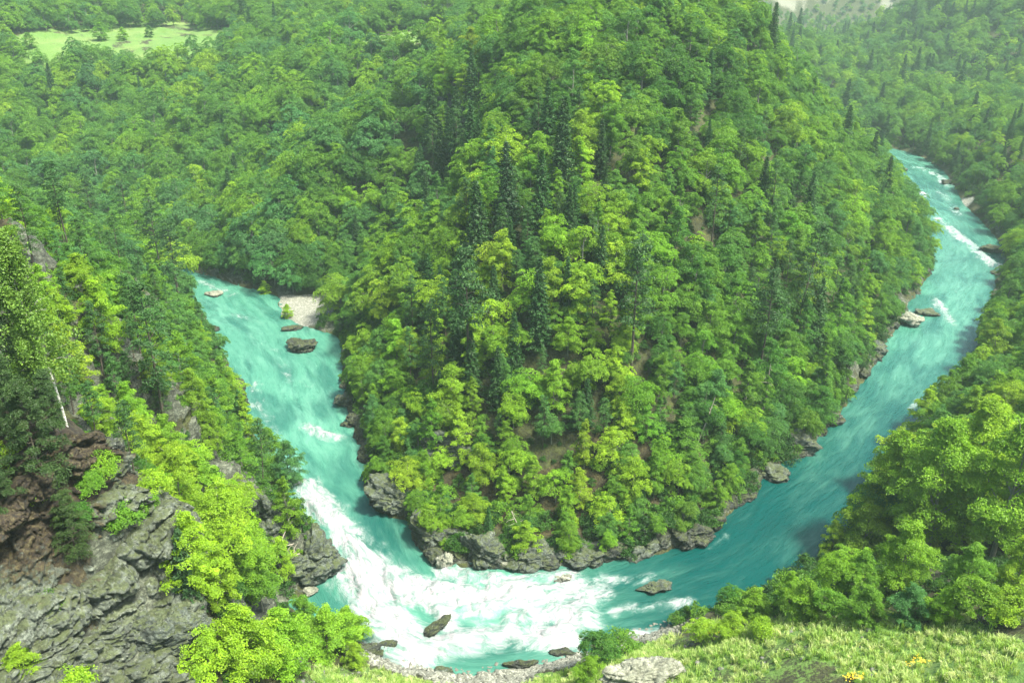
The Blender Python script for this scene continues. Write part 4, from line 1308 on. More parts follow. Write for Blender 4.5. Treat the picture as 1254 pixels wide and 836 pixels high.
# ------------------------------------------------------------------ where things grow
def scatter(step_fn, bands, th_max=37.0):
    """jittered points, the spacing set per distance band"""
    out = []
    for y0, y1, s in bands:
        X = y1 * math.tan(math.radians(th_max))
        nx, ny = int(2 * X / s), int((y1 - y0) / s)
        ix, iy = np.meshgrid(np.arange(nx), np.arange(ny))
        x = -X + (ix + 0.5 + 0.5 * (iy % 2)) * s + RNG.uniform(-0.42, 0.42, ix.shape) * s
        y = y0 + (iy + 0.5) * s + RNG.uniform(-0.42, 0.42, ix.shape) * s
        x, y = x.ravel(), y.ravel()
        k = np.abs(x) < y * math.tan(math.radians(th_max))
        out.append(np.column_stack([x[k], y[k]]))
    return np.vstack(out)


def base_mask(x, y, sd, z, px, py):
    m = sd > 1.4
    m &= ~(in_px(MEADOW_NT, px, py) & (y > 380)) & ~(in_px(MEADOW2_NT, px, py) & (y > 340))
    m &= ~(in_px(FRONT_PX, px, py) & (y < 112))
    m &= ~(in_px(CLIFF_PX, px, py) & (y < 96))
    m &= ~(inside(BEACH, x, y)) & (poly_dist(BEACH, x, y) > 2)
    m &= y > 62
    return m


def zone_of(x, y, px, py):
    """which side of the river a point is on"""
    mid = poly_dist  # nearest bank decides
    d_in = np.full(x.shape, 1e9); d_out = np.full(x.shape, 1e9); arg = np.zeros(x.shape, int)
    for i in range(len(RIV)):
        d = np.hypot(x - RIV[i, 0], y - RIV[i, 1])
        if i < NOUT:
            m = d < d_out; d_out = np.where(m, d, d_out); arg = np.where(m, i, arg)
        else:
            d_in = np.minimum(d_in, d)
    z = np.where(d_in < d_out, 0, np.where(arg <= 12, 1, np.where(arg <= 21, 3, 2)))   # 0 hill, 1 left spur, 2 right bank, 3 near shore
    z = np.where((z == 1) & (y < 84) & (x > -28), 3, z)
    z = np.where((y > 275) & (px < 470 - (y - 300) * 0.0) & (z != 1), 4, z)                # left-hand far hillside
    z = np.where((y > 250) & (px < 400) & (z == 0), 4, z)
    z = np.where((y > 330) & (px >= 470) & (px < 980) & (z == 0), 4, z)
    z = np.where((y > 430) & (px > 960), 5, z)                                           # gorge
    z = np.where((z == 1) & (y > 240), 4, z)
    return z


pts = scatter(None, [(62, 110, 4.6), (110, 190, 4.4), (190, 320, 5.4), (320, 560, 7.6), (560, 900, 10.0), (900, 1300, 12.0), (1300, 1560, 10.0)])
tx, ty = pts[:, 0], pts[:, 1]
tsd = river_sdf(tx, ty)
tz = ground_z(tx, ty)
tpx, tpy, tdp = project(tx, ty, tz)
ok = base_mask(tx, ty, tsd, tz, tpx, tpy)
scr = (in_px(SCREE_NT, tpx, tpy) & (ty > 225) & (ty < 340))
ok &= ~scr
farbare = (ty > 1105) & (tx > 200) & (tx < 760) & (fbm(tx * 0.022, ty * 0.022, tz * 0.05, 91, 4) > 0.05)
ok &= ~farbare
tx, ty, tz, tpx, tpy, tdp, tsd = (a[ok] for a in (tx, ty, tz, tpx, tpy, tdp, tsd))
zone = zone_of(tx, ty, tpx, tpy)
u = RNG.uniform(size=len(tx))
patch = fbm(tx * 0.03, ty * 0.03, tx * 0, 401, 3)
pcon = np.full(len(tx), 0.012)
pcon = np.where((zone == 0) & (tpx > 500) & (tpx < 740) & (tpy > 170) & (tpy < 560), 0.33 + 0.45 * patch, pcon)
pcon = np.where((zone == 0) & (tpx > 860) & (tpx < 1120) & (tpy > 180), 0.09 + 0.4 * patch, pcon)
pcon = np.where(zone == 1, 0.38 + 0.3 * patch, pcon)
pcon = np.where(zone == 5, 0.10 + 0.4 * patch, pcon)
pcon = np.where((zone == 2) & (ty > 300), 0.12, pcon)
pcon = np.where(zone == 4, 0.01 + 0.08 * patch, pcon)
con = u < pcon
# open ground: keep few trees
brownm = in_px(BROWN_PX, tpx, tpy) & (ty < 190)
mossm = in_px(MOSSY_PX, tpx, tpy) & (ty < 175) & (zone == 0)
u2 = RNG.uniform(size=len(tx))
drop = (brownm & (u2 < 0.72)) | (mossm & (u2 < 0.2)) | ((zone == 3) & (tpx < 900) & (ty < 108)) | ((zone == 3) & (ty < 74))
drop |= ((zone == 2) | (zone == 3)) & (ty < 122) & (tpy > 610) & (tpx > 900)
drop |= in_px(CLIFFB_PX, tpx, tpy) & (ty > 100) & (ty < 140) & (RNG.uniform(size=len(tx)) < 0.75)
drop |= (zone == 1) & (tpx < 235) & (tpy > 430) & (ty < 100)
# size
scl = RNG.uniform(0.62, 1.16, len(tx))
scl = np.where(zone == 0, scl * (0.66 + 0.26 * sstep(125, 200, ty)), scl)
scl = np.where((zone == 0) & (tsd < 8), scl * 0.8, scl)
scl = np.where(zone == 4, scl * 1.16, scl)
scl = np.where(zone == 1, scl * 0.72, scl)
scl = np.where((zone == 2) & (ty < 150), scl * 0.85, scl)
scl = np.where((zone == 2) & (ty >= 150), scl * 0.8, scl)
scl = np.where(zone == 3, scl * 0.5, scl)
scl = np.where(zone == 5, scl * 1.15, scl)
scl = np.where(con, scl * RNG.uniform(0.8, 1.2, len(tx)), scl)
scl = np.where((ty > 820) & (tpx > 900) & (tpx < 1130), scl * 0.55, scl)
k_ = ~drop
tx, ty, tz, tpx, tpy, tdp, tsd, zone, con, scl, patch = (a[k_] for a in (tx, ty, tz, tpx, tpy, tdp, tsd, zone, con, scl, patch))
N_T = len(tx)
print('trees', N_T)
var = RNG.integers(0, 1000, N_T)
rotz = RNG.uniform(0, 2 * PI, N_T)
kind = np.where(con, np.where((zone == 1) | ((zone == 0) & (RNG.uniform(size=N_T) < 0.5)), 2, 1), 0)   # 0 leafy, 1 spruce, 2 pine
tree_h = np.where(kind == 0, 14.0, np.where(kind == 1, 18.0, 16.5)) * scl
tree_r = np.where(kind == 0, 4.6, np.where(kind == 1, 2.4, 2.3)) * scl
patch_l = fbm(tx * 0.018 + 9, ty * 0.018, tx * 0, 411, 3)
tint_n = 0.5 + (RNG.uniform(size=N_T) - 0.5) * 0.62 + 0.9 * patch_l
tint = np.where(tint_n < 0.22, 3, np.where(tint_n < 0.48, 2, np.where(tint_n < 0.78, 1, 0)))
hl = (zone == 0) & (tpx < 620) & (tpy < 420) & (RNG.uniform(size=N_T) < 0.8)  # left shoulder of the hill: its lit look put into brighter leaf tints
tint = np.where(hl & (tint >= 2), 1, np.where(hl & (tint == 1), 0, tint))
tint = np.where((zone == 2) & (ty < 260) & (RNG.uniform(size=N_T) < 0.5), 0, tint)
tint = np.where((zone == 4) & (RNG.uniform(size=N_T) < 0.45), 4, tint)
tint = np.where((zone == 4) & (tint == 0) & (RNG.uniform(size=N_T) < 0.6), 2, tint)
tint = np.where((zone == 5) & (RNG.uniform(size=N_T) < 0.5), 4, tint)
tint = np.where((zone == 2) & (ty < 260) & (tint >= 3), 1, tint)

roundc = (zone >= 4) | ((zone == 0) & (RNG.uniform(size=N_T) < 0.25 + 0.5 * sstep(190, 260, ty))) | ((zone == 2) & (ty > 200))
# which trees the photograph shows, and how large (nearest first into a small picture)
SW, SH = 314, 209
zbuf = np.full((SH, SW), 1e9)
gpx = np.round(ppx * 0.25).astype(int); 
pg, qg, dg_ = project(gx, gy, GZ)
ix = np.round(pg * 0.25).astype(int); iy = np.round(qg * 0.25).astype(int)
m = (dg_ > 10) & (ix >= 0) & (ix < SW) & (iy >= 0) & (iy < SH) & (gy > 0)
np.minimum.at(zbuf, (iy[m], ix[m]), dg_[m])
taken = np.zeros((SH, SW), bool)
area = np.zeros(N_T)
order = np.argsort(tdp)
for i in order:
    if kind[i] == 0:
        cz_, hh_ = tz[i] + tree_h[i] * 0.62, tree_h[i] * 0.40
    else:
        cz_, hh_ = tz[i] + tree_h[i] * 0.55, tree_h[i] * 0.45
    cpx, cpy, cd = project(tx[i], ty[i], cz_)
    rx_ = F_PX * tree_r[i] / cd * 0.25; ry_ = F_PX * hh_ / cd * 0.25
    x0, x1 = int(max(0, cpx * 0.25 - rx_)), int(min(SW - 1, cpx * 0.25 + rx_)) + 1
    y0, y1 = int(max(0, cpy * 0.25 - ry_)), int(min(SH - 1, cpy * 0.25 + ry_)) + 1
    if x1 <= x0 or y1 <= y0 or cd < 5:
        continue
    yy, xx = np.mgrid[y0:y1, x0:x1]
    e = ((xx - cpx * 0.25) / max(rx_, 0.5)) ** 2 + ((yy - cpy * 0.25) / max(ry_, 0.5)) ** 2 < 1
    e &= ~taken[y0:y1, x0:x1] & (zbuf[y0:y1, x0:x1] > cd - tree_r[i] - 4)
    area[i] = e.sum()
    taken[y0:y1, x0:x1] |= e & (RNG.uniform(size=e.shape) < 0.85)

LIM = {0: 300, 1: 130, 2: 150}
single = np.zeros(N_T, bool)
for kd, lim in LIM.items():
    idx = np.nonzero((kind == kd) & (area >= 4))[0]
    idx = idx[np.argsort(-area[idx])][:lim]
    single[idx] = True
kind = np.where((kind == 2) & ~single, 1, kind)
print('singles', {k: int((single & (kind == k)).sum()) for k in (0, 1, 2)})

# ------------------------------------------------------------------ labels
ZN = {0: 'hill', 1: 'spur', 2: 'right', 3: 'shore', 4: 'far', 5: 'gorge'}


def place_phrase(zn, px, py):
    if zn == 0:
        row = ('on the hill\'s crest', 'high on the hill', 'in the hill\'s middle', 'low on the hill', 'at the hill\'s foot')[int(np.digitize(py, [95, 215, 350, 500]))]
        col = ('above the gravel beach', 'left of the tall spruce', 'below the tall spruce' if py > 250 else 'beside the tall spruce', 'right of the tall spruce', 'near the right flank', 'over the right river arm')[int(np.digitize(px, [470, 590, 720, 850, 980]))]
        return row + ' ' + col
    if zn == 1:
        row = ('atop the left spur', 'high on the left spur', 'midway down the left spur', 'low on the left spur', 'in the left gully')[int(np.digitize(py, [290, 380, 470, 590]))]
        col = ('at the photo edge', 'near the birch', 'near the brown slope', 'toward the river')[int(np.digitize(px, [45, 125, 215]))]
        return row + ' ' + col
    if zn == 2:
        row = ('on the upper right bank', 'beside the long white streak', 'opposite the pale boulder', 'on the near right bank', 'on the near right slope')[int(np.digitize(py, [260, 370, 480, 620]))]
        col = ('at the waterline', 'behind the waterline', 'at the photo edge')[int(np.digitize(px, [1130, 1210]))]
        return row + ' ' + col
    if zn == 3:
        return 'on the near shore ' + ('left of the rapids', 'below the rapids', 'right of the rapids')[int(np.digitize(px, [470, 760]))]
    if zn == 4:
        row = ('beyond the hilltop meadow', 'below the hilltop meadow', 'midway up the far hillside', 'low on the far hillside', 'by the far left bank')[int(np.digitize(py, [45, 110, 190, 270]))]
        col = ('at the photo edge', 'left part', 'middle part', 'toward the wooded hill')[int(np.digitize(px, [60, 180, 320]))]
        return row + ', ' + col
    return ('on the gorge\'s right slope' if px > 1130 else 'on the gorge floor') + (' near the skyline' if py < 70 else ' above the river\'s far end')


ORD = ['leftmost', 'second-from-left', 'third-from-left', 'fourth-from-left', 'fifth-from-left', 'sixth-from-left', 'seventh-from-left', 'eighth-from-left', 'ninth-from-left', 'tenth-from-left']
CNT = ['', 'one', 'two', 'three', 'four', 'five', 'six', 'seven', 'eight', 'nine', 'ten', 'eleven', 'twelve']


def label_all(items):
    """items: (object, text, place, px) -> every label singles out one"""
    d = {}
    for it in items:
        d.setdefault(it[1] + ' ' + it[2], []).append(it)
    for base, its in d.items():
        its.sort(key=lambda q: q[3])
        n = len(its)
        for i, it in enumerate(its):
            if n == 1:
                it[0]['label'] = base
            elif i == n - 1:
                it[0]['label'] = f'{base}, rightmost of {CNT[n] if n < 13 else n}'
            else:
                it[0]['label'] = f'{base}, {ORD[min(i, 9)]} of {CNT[n] if n < 13 else n}'


def put(kd, name, cat, loc, rz, s, color, group=None, tilt=(0, 0)):
    e = bpy.data.objects.new(name, None)
    COL.objects.link(e)
    e.location = loc
    e.rotation_euler = (tilt[0], tilt[1], rz)
    e.scale = (s, s, s) if np.isscalar(s) else s
    e.empty_display_size = 0.5
    e['category'] = cat
    if group:
        e['group'] = group
    for nm, me in (('trunk', kd.trunk), ('crown', kd.crown)):
        o = bpy.data.objects.new(nm, me)
        COL.objects.link(o)
        o.parent = e
        o.color = (*color, 1)
    return e


TREES_L = []
sizeword = lambda zn, s, md: 'tall' if s > md * 1.12 else 'small' if s < md * 0.86 else ''
med = {z: float(np.median(scl[(zone == z) & single])) if ((zone == z) & single).any() else 1.0 for z in range(6)}
GROUPS = {0: 'trees on the wooded hill inside the bend', 1: 'trees on the left spur', 2: 'trees along the right bank', 3: 'trees on the near shore', 4: 'trees on the far left hillside', 5: 'trees in the far gorge'}
for i in np.nonzero(single)[0]:
    jit = RNG.uniform(0.93, 1.07, 3) * RNG.uniform(0.82, 1.15)
    sw = sizeword(zone[i], scl[i], med[zone[i]])
    if kind[i] == 0:
        tn = TK[tint[i]]
        kd = BROAD_NEAR[var[i] % 4] if tdp[i] < 150 else (BROAD_FULL[var[i] % 5] if roundc[i] else BROAD[var[i] % len(BROAD)])
        colr = np.array(TINT[tn]) * jit
        s = (scl[i] * RNG.uniform(0.9, 1.12), scl[i] * RNG.uniform(0.9, 1.12), scl[i])
        e = put(kd, 'broadleaf_tree', 'tree', (tx[i], ty[i], tz[i] - 0.2), rotz[i], s, colr, 'leafy ' + GROUPS[zone[i]])
        txt = f'{sw} {tn} leafy tree'.strip()
    else:
        kd = (SPRUCE[var[i] % 3] if kind[i] == 1 else PINE[var[i] % 4])
        colr = (np.array((0.028, 0.090, 0.018)) if kind[i] == 1 else np.array((0.045, 0.130, 0.024))) * jit
        e = put(kd, 'spruce_tree' if kind[i] == 1 else 'pine_tree', 'spruce' if kind[i] == 1 else 'pine', (tx[i], ty[i], tz[i] - 0.2), rotz[i], scl[i], colr, ('spruces: ' if kind[i] == 1 else 'pines: ') + GROUPS[zone[i]])
        txt = (f'{sw} dark spruce' if kind[i] == 1 else f'{sw} slender open pine').strip()
    cpx, cpy, _ = project(tx[i], ty[i], tz[i] + tree_h[i] * 0.5)
    TREES_L.append((e, txt, place_phrase(zone[i], float(cpx), float(cpy)), float(cpx)))
label_all(TREES_L)
label_all(SHORE_L)


# ------------------------------------------------------------------ plants placed one by one
def place(kd, name, cat, px, py_base, height_px, color, label, Y=None, rz=None, group=None, tilt=(0, 0), s=None):
    x, y, z = at_y(px, py_base, Y) if Y else seen_point(px, py_base)
    if Y:
        z = float(ground_z(x, y))
    if s is None:
        dist = math.sqrt(x * x + y * y + (CAM_H - z) ** 2)
        lo, hi = 0.5, 60.0
        for _ in range(40):
            md = (lo + hi) / 2
            if py_base - float(project(x, y, z + md)[1]) < height_px: lo = md
            else: hi = md
        s = lo / kd.H * (1.22 if name == 'pine_tree' and kd in PINE else 1.0)
    e = put(kd, name, cat, (x, y, z - 0.15), random.uniform(0, 6.28) if rz is None else rz, s, np.array(color) * RNG.uniform(0.9, 1.1), group, tilt)
    e['label'] = label
    return e


DK = (0.028, 0.080, 0.018); PN = (0.034, 0.098, 0.022)
place(BIRCH[0], 'birch_tree', 'birch', 82, 522, 245, (0.13, 0.25, 0.035), 'white-barked birch with drooping pale foliage at the brown slope on the left', rz=0.0)
place(SPRUCE[0], 'spruce_tree', 'spruce', 688, 252, 135, DK, 'tallest dark spruce, standing in the upper middle of the wooded hill')
place(SPRUCE[1], 'spruce_tree', 'spruce', 620, 300, 128, (0.024, 0.066, 0.022), 'dark spruce just left of and below the tallest spruce')
place(SPRUCE[2], 'spruce_tree', 'spruce', 585, 350, 130, DK, 'dark spruce two crowns left of and below the tallest spruce')
place(PINE[0], 'pine_tree', 'pine', 772, 470, 150, PN, 'layered pine with bare leaning trunk on the hill\'s front face, right of centre')
place(PINE[1], 'pine_tree', 'pine', 573, 480, 150, PN, 'thin pine with bare trunk left of centre on the hill\'s front face')
place(PINE[0], 'pine_tree', 'pine', 532, 500, 110, PN, 'pine standing on the grey cliff step above the slanting slab')
place(PINE[2], 'pine_tree', 'pine', 205, 545, 165, PN, 'tall pine with bare dark trunk rising from the gully on the left')
place(PINE[1], 'pine_tree', 'pine', 85, 306, 92, PN, 'lone bare-stemmed pine on the left spur\'s crest above the brown slope')
place(PINE[0], 'pine_tree', 'pine', 120, 300, 78, PN, 'second bare-stemmed pine on the left spur\'s crest, right of the lone one')
place(PINE[2], 'pine_tree', 'pine', 165, 320, 85, PN, 'pine on the spur\'s right shoulder above the brown slope')
place(PINE[1], 'pine_tree', 'pine', 205, 365, 100, PN, 'dark-trunked pine by the far end of the left river arm, left of a pair')
place(PINE[0], 'pine_tree', 'pine', 222, 382, 95, PN, 'dark-trunked pine by the far end of the left river arm, right of a pair')
place(PINE[2], 'pine_tree', 'pine', 128, 470, 85, PN, 'dark pine on the brown knoll right of the birch')
place(PINE_NEAR[0], 'pine_tree', 'pine', 60, 615, 150, (0.032, 0.070, 0.016), 'bushy dark pine hanging over the near left cliff')
place(PINE_NEAR[1], 'pine_tree', 'pine', 25, 560, 130, (0.034, 0.075, 0.018), 'dark pine at the left edge behind the bushy cliff pine')
place(PINE_NEAR[0], 'pine_tree', 'pine', 30, 500, 120, (0.032, 0.075, 0.018), 'dark bushy pine under the birch at the photo\'s left edge')
place(PINE_NEAR[1], 'pine_tree', 'pine', 75, 560, 110, (0.034, 0.078, 0.018), 'dark olive pine right below the birch trunk')
place(PINE_NEAR[0], 'pine_tree', 'pine', 10, 640, 110, (0.03, 0.068, 0.016), 'lowest dark bushy pine at the photo\'s left edge')
place(PINE_NEAR[0], 'pine_tree', 'pine', 95, 690, 90, (0.034, 0.07, 0.014), 'low olive pine sapling on the dark rock face of the near cliff')
place(SPRUCE[2], 'spruce_tree', 'spruce', 235, 745, 100, (0.04, 0.10, 0.03), 'young spruce in the gully right of the near left cliff')
place(SPRUCE[1], 'spruce_tree', 'spruce', 1080, 260, 70, DK, 'dark spruce at the hill\'s right foot above the upper river arm')
place(SPRUCE[0], 'spruce_tree', 'spruce', 1062, 235, 75, DK, 'dark spruce second from the hill\'s right foot')
place(PINE[1], 'pine_tree', 'pine', 925, 470, 120, PN, 'pine over the narrow pale cliff face by the right river arm')
place(PINE[2], 'pine_tree', 'pine', 965, 430, 130, PN, 'leaning pine right of the narrow pale cliff face', tilt=(0, 0.15))
# near right bank: tall trees with visible trunks and the bushes before them
for (px, py, hp, tn, lab, v) in [
    (1130, 692, 190, 'bright-green', 'tall pale-trunked tree in the middle of the near right grove', 0),
    (1168, 680, 195, 'yellow-green', 'tallest airy tree of the near right grove, crown over the river', 2),
    (1212, 695, 190, 'bright-green', 'airy tree with a bare pale trunk near the photo edge of the right grove', 1),
    (1090, 672, 150, 'bright-green', 'airy tree at the left end of the near right grove', 1),
    (1250, 660, 170, 'yellow-green', 'yellowish airy tree at the photo edge of the near right grove', 0),
    (1190, 640, 150, 'yellow-green', 'airy yellowish tree at the back of the near right grove', 2),
    (1062, 668, 90, 'blue-green', 'small dark leafy tree leaning over the water left of the near right grove', 1),
    (1095, 728, 92, 'bright-green', 'round leafy tree at the front left of the near right grove', 3),
    (1022, 735, 70, 'bright-green', 'low leafy tree at the near right waterline behind the yellow-green shrubs', 1),
    (1175, 734, 70, 'mid-green', 'darker bushy tree under the tall pale-trunked tree', 3),
    (1238, 738, 80, 'yellow-green', 'bushy yellowish tree at the photo edge above the grass slope', 2),
    (1050, 735, 66, 'mid-green', 'dense leafy tree left of the round one on the near right slope', 0),
    (965, 748, 50, 'bright-green', 'bushy bright tree at the near right waterline nearest the rapids', 0)]:
    place(BROAD_TALL[v % 3] if hp > 110 else BROAD_NEAR[v], 'broadleaf_tree', 'tree', px, py, hp, TINT[tn], lab, group='leafy trees along the right bank')
for (px, py, hp, tn, lab, v) in [
    (245, 735, 110, 'yellow-green', 'bright leafy tree beside the young spruce in the left gully', 0),
    (275, 700, 105, 'yellow-green', 'bright leafy tree in the middle of the left gully', 1),
    (305, 735, 90, 'bright-green', 'rounded leafy tree low in the left gully before the cliff', 3),
    (322, 752, 70, 'mid-green', 'dark leafy tree at the gully mouth by the quiet pool', 1),
    (225, 640, 95, 'yellow-green', 'bright leafy tree at the gully top under the tall pine', 2),
    (255, 630, 85, 'bright-green', 'leafy tree at the gully top left of the mossy cliff face', 3),
    (215, 585, 80, 'bright-green', 'leafy tree just behind the top of the near left cliff', 0),
    (290, 660, 75, 'yellow-green', 'small bright tree right under the mossy cliff face', 1),
    (180, 560, 62, 'yellow-green', 'small bright tree on the rim of the near left cliff', 3),
    (355, 600, 62, 'blue-green', 'dark leafy tree hanging over the rapids atop the left cliff', 0),
    (335, 580, 60, 'mid-green', 'leafy tree on the left cliff just behind the hanging one', 3)]:
    place(BROAD_NEAR[v], 'broadleaf_tree', 'tree', px, py, hp, TINT[tn], lab, group='leafy trees on the left spur')
SHL = []


def bush(px, py, hp, tn, txt, name='shrub', kd=None):
    x, y, z = seen_point(px, py)
    dist = math.sqrt(x * x + y * y + (CAM_H - z) ** 2)
    k = kd or (random.choice(SHRUB_NEAR) if dist < 150 else random.choice(SHRUB))
    if hp * dist / F_PX > 3.4 and kd is None:
        k = random.choice(BUSHY)
    s = hp * dist / F_PX / 0.85 / k.H
    c = np.array(TINT[tn]) * RNG.uniform(0.85, 1.15)
    e = put(k, name, 'shrub', (x, y, z - 0.1), random.uniform(0, 6.28), (s * random.uniform(0.95, 1.3), s * random.uniform(0.95, 1.3), s), c)
    e['label'] = txt
    return e


for a in [(28, 836, 42, 'yellow-green', 'small bright shrub on the ledge under the near left cliff, at the left edge'),
          (88, 846, 30, 'yellow-green', 'tiny bright shrub on the ledge right of the small one'),
          (255, 838, 60, 'yellow-green', 'yellow-green shrub at the foot of the huge rounded outcrop'),
          (300, 818, 78, 'yellow-green', 'large pale shrub with a visible stem in front of the gully trees'),
          (348, 815, 72, 'bright-green', 'bright shrub right of the large pale shrub on the near left shore'),
          (380, 800, 36, 'bright-green', 'low shrub between the pale shrub and the small dark tree on the shore'),
          (376, 768, 40, 'mid-green', 'small dark shrub at the edge of the quiet pool'),
          (402, 800, 56, 'bright-green', 'rounded green shrub on the near left shore'),
          (425, 785, 42, 'bright-green', 'rightmost shrub on the near left shore by the rapids'),
          (435, 815, 30, 'yellow-green', 'low yellow-green shrub above the dark wet rock edge'),
          (270, 740, 60, 'yellow-green', 'yellow shrub low in the gully beside the young spruce'),
          (735, 815, 44, 'deep-green', 'dark green shrub on the near shore right of the rapids, in front of all others'),
          (720, 836, 36, 'bright-green', 'bright low shrub below the dark green shrub'),
          (760, 800, 24, 'mid-green', 'low spreading shrub right of the dark green shrub'),
          (858, 786, 32, 'yellow-green', 'yellow-green shrub above the big pale boulder'),
          (893, 784, 36, 'yellow-green', 'thin upright shrub right of the yellow-green one above the boulder'),
          (920, 758, 40, 'bright-green', 'leafy shrub over the pale stone pile'),
          (985, 757, 44, 'bright-green', 'broad bright shrub at the top of the grass slope'),
          (1020, 760, 36, 'mid-green', 'dense shrub at the top of the grass slope, right of the broad one'),
          (1060, 762, 40, 'mid-green', 'dark hollow shrub midway along the grass slope\'s upper edge'),
          (1110, 762, 44, 'blue-green', 'bluish shrub along the grass slope\'s upper edge'),
          (1150, 762, 40, 'bright-green', 'pale shrub along the grass slope\'s upper edge, right of the bluish one'),
          (1200, 762, 46, 'bright-green', 'tall pale shrub near the right end of the grass slope\'s edge'),
          (1240, 764, 44, 'yellow-green', 'yellowish shrub at the right end of the grass slope\'s edge'),
          (935, 778, 20, 'yellow-green', 'low shrub on the grass slope below the leafy shrub'),
          (352, 390, 15, 'yellow-green', 'shrub on the tip of the gravel beach'),
          (325, 362, 16, 'yellow-green', 'low bush at the upstream end of the gravel beach'),
          (38, 60, 14, 'mid-green', 'small dark bush on the hilltop meadow, at its left end'),
          (125, 50, 16, 'mid-green', 'larger bush standing in the middle of the hilltop meadow'),
          (152, 50, 12, 'bright-green', 'small pale bush right of the larger one on the hilltop meadow'),
          (183, 46, 11, 'deep-green', 'small dark bush at the upper edge of the hilltop meadow'),
          (455, 54, 14, 'bright-green', 'round bush on the smaller meadow, left of two'),
          (485, 50, 14, 'bright-green', 'round bush on the smaller meadow, right of two'),
          (150, 640, 24, 'mid-green', 'small green shrub clinging to the middle of the near left cliff'),
          (95, 640, 22, 'deep-green', 'small dark shrub in a cleft of the near left cliff'),
          (185, 600, 20, 'yellow-green', 'small bright shrub at the upper right rim of the near left cliff'),
          (60, 745, 20, 'mid-green', 'small shrub low on the near left cliff'),
          (150, 725, 14, 'yellow-green', 'tiny bright shrub above the huge rounded outcrop'),
          (125, 530, 18, 'bright-green', 'tiny shrub on the broken rock band below the birch'),
          (110, 600, 22, 'mid-green', 'tiny olive shrub on the dark rock face')]:
    bush(*a)

# bushes clinging to the hill's front slope, the spur and the near left cliff
CAND = scatter(None, [(66, 200, 3.6), (200, 330, 4.2)])
bx, by = CAND[:, 0], CAND[:, 1]
bsd = river_sdf(bx, by); bz = ground_z(bx, by)
bpx, bpy_, bdp = project(bx, by, bz)
bzone = zone_of(bx, by, bpx, bpy_)
inph = (bpx > -10) & (bpx < 1264) & (bpy_ > 200) & (bpy_ < 846)
open_ = (in_px(MOSSY_PX, bpx, bpy_) & (bzone == 0) & (by < 175)) | (in_px(BROWN_PX, bpx, bpy_) & (by < 190)) | ((bzone == 0) & (bsd < 11)) | ((bzone != 3) & (bsd < 7) & (by > 120)) | (in_px(CLIFF_PX, bpx, bpy_) & (by < 96) & (by > 66) & (RNG.uniform(size=len(bx)) < 0.35))
sel = np.nonzero(inph & open_ & (bsd > 0.7) & (poly_dist(BEACH, bx, by) > 2.6) & (RNG.uniform(size=len(bx)) < 0.62))[0]
sel = sel[np.argsort(bdp[sel])][:300]
BL = []
for i in sel:
    tn = TK[int(RNG.choice([0, 1, 1, 2, 2, 3]))]
    s = RNG.uniform(0.55, 1.15) * (0.55 if bzone[i] == 1 else 1.0)
    kd = SHRUB_NEAR[i % 3] if bdp[i] < 140 else SHRUB[i % 4]
    e = put(kd, 'shrub', 'shrub', (bx[i], by[i], bz[i] - 0.1), RNG.uniform(0, 6.28), (s * 1.1, s * 1.1, s), np.array(TINT[tn]) * RNG.uniform(0.8, 1.1), 'shrubs on the open slopes')
    sw = 'big' if s > 0.95 else 'tiny' if s < 0.5 else ''
    BL.append((e, f'{sw} {tn} shrub'.strip(), place_phrase(bzone[i], float(bpx[i]), float(bpy_[i])), float(bpx[i])))
label_all(BL)

# dead snags
def snag(px, py, hp, label, tilt):
    x, y, z = seen_point(px, py)
    dist = math.sqrt(x * x + y * y + (CAM_H - z) ** 2)
    H = hp * dist / F_PX / 0.9
    r = np.random.default_rng(int(px))
    t = np.linspace(0, 1, 7)
    P = [tube(np.column_stack([0.1 * np.sin(t * 4), 0.08 * np.cos(t * 5), -0.5 + (H + 0.5) * t]), 0.16 * (1 - 0.85 * t) + 0.02, 6)]
    for k in range(7):
        b = np.array([0, 0, H * r.uniform(0.4, 0.95)]); an = r.uniform(0, 6.28)
        P.append(limb(b, b + np.array([math.cos(an), math.sin(an), 0.1]) * r.uniform(0.6, 1.8), 0.05, 0.015, r, 4))
    v, f = join(P)
    o = obj('dead_tree', mesh('dead_tree', v, [f], [M_DEAD], smooth=True), loc=(x, y, z), rot=(tilt[0], tilt[1], 0))
    return tag(o, label, 'dead tree')


snag(853, 545, 60, 'bare grey dead trunk leaning right on the hill\'s front slope', (0, 0.25))
snag(930, 520, 70, 'thin pale dead trunk beside the narrow pale cliff face', (0, 0.05))
snag(640, 660, 40, 'thin dead stem leaning out of the mossy rock wall', (0.1, -0.3))
# driftwood on the left boulder
x0_, y0_, z0_ = at_z(352, 668, 6.5)
DW = ['longest bleached driftwood log lying across the boulder', 'upright bleached driftwood branch on the boulder', 'thin bleached stick leaning on the driftwood boulder',
      'curved bleached branch at the lower end of the driftwood', 'short bleached stub in the driftwood tangle', 'crooked grey driftwood root facing the river',
      'bleached twig crossing the longest driftwood log', 'pale driftwood pole pointing at the rapids']
for k, lab in enumerate(DW):
    r = np.random.default_rng(500 + k)
    L = r.uniform(2.0, 5.0); n = 6
    t = np.linspace(-0.5, 0.5, n)
    v, f = tube(np.column_stack([t * L, 0.15 * L * np.sin(t * 4 + k), 0.10 * L * np.cos(t * 5 + k)]), 0.13 * (1 - 0.5 * (t + 0.5)) * r.uniform(0.7, 1.2), 6)
    o = obj('driftwood_branch', mesh('driftwood', v, [f], [M_DEAD], smooth=True), loc=(x0_ + r.normal() * 0.9, y0_ + r.normal() * 0.7 - 1.2, z0_ + r.normal() * 0.9 - 0.6), rot=(r.normal() * 0.3, -0.7 + r.normal() * 0.6, r.uniform(-0.8, 1.4)))
    tag(o, lab, 'driftwood', 'driftwood on the left boulder')


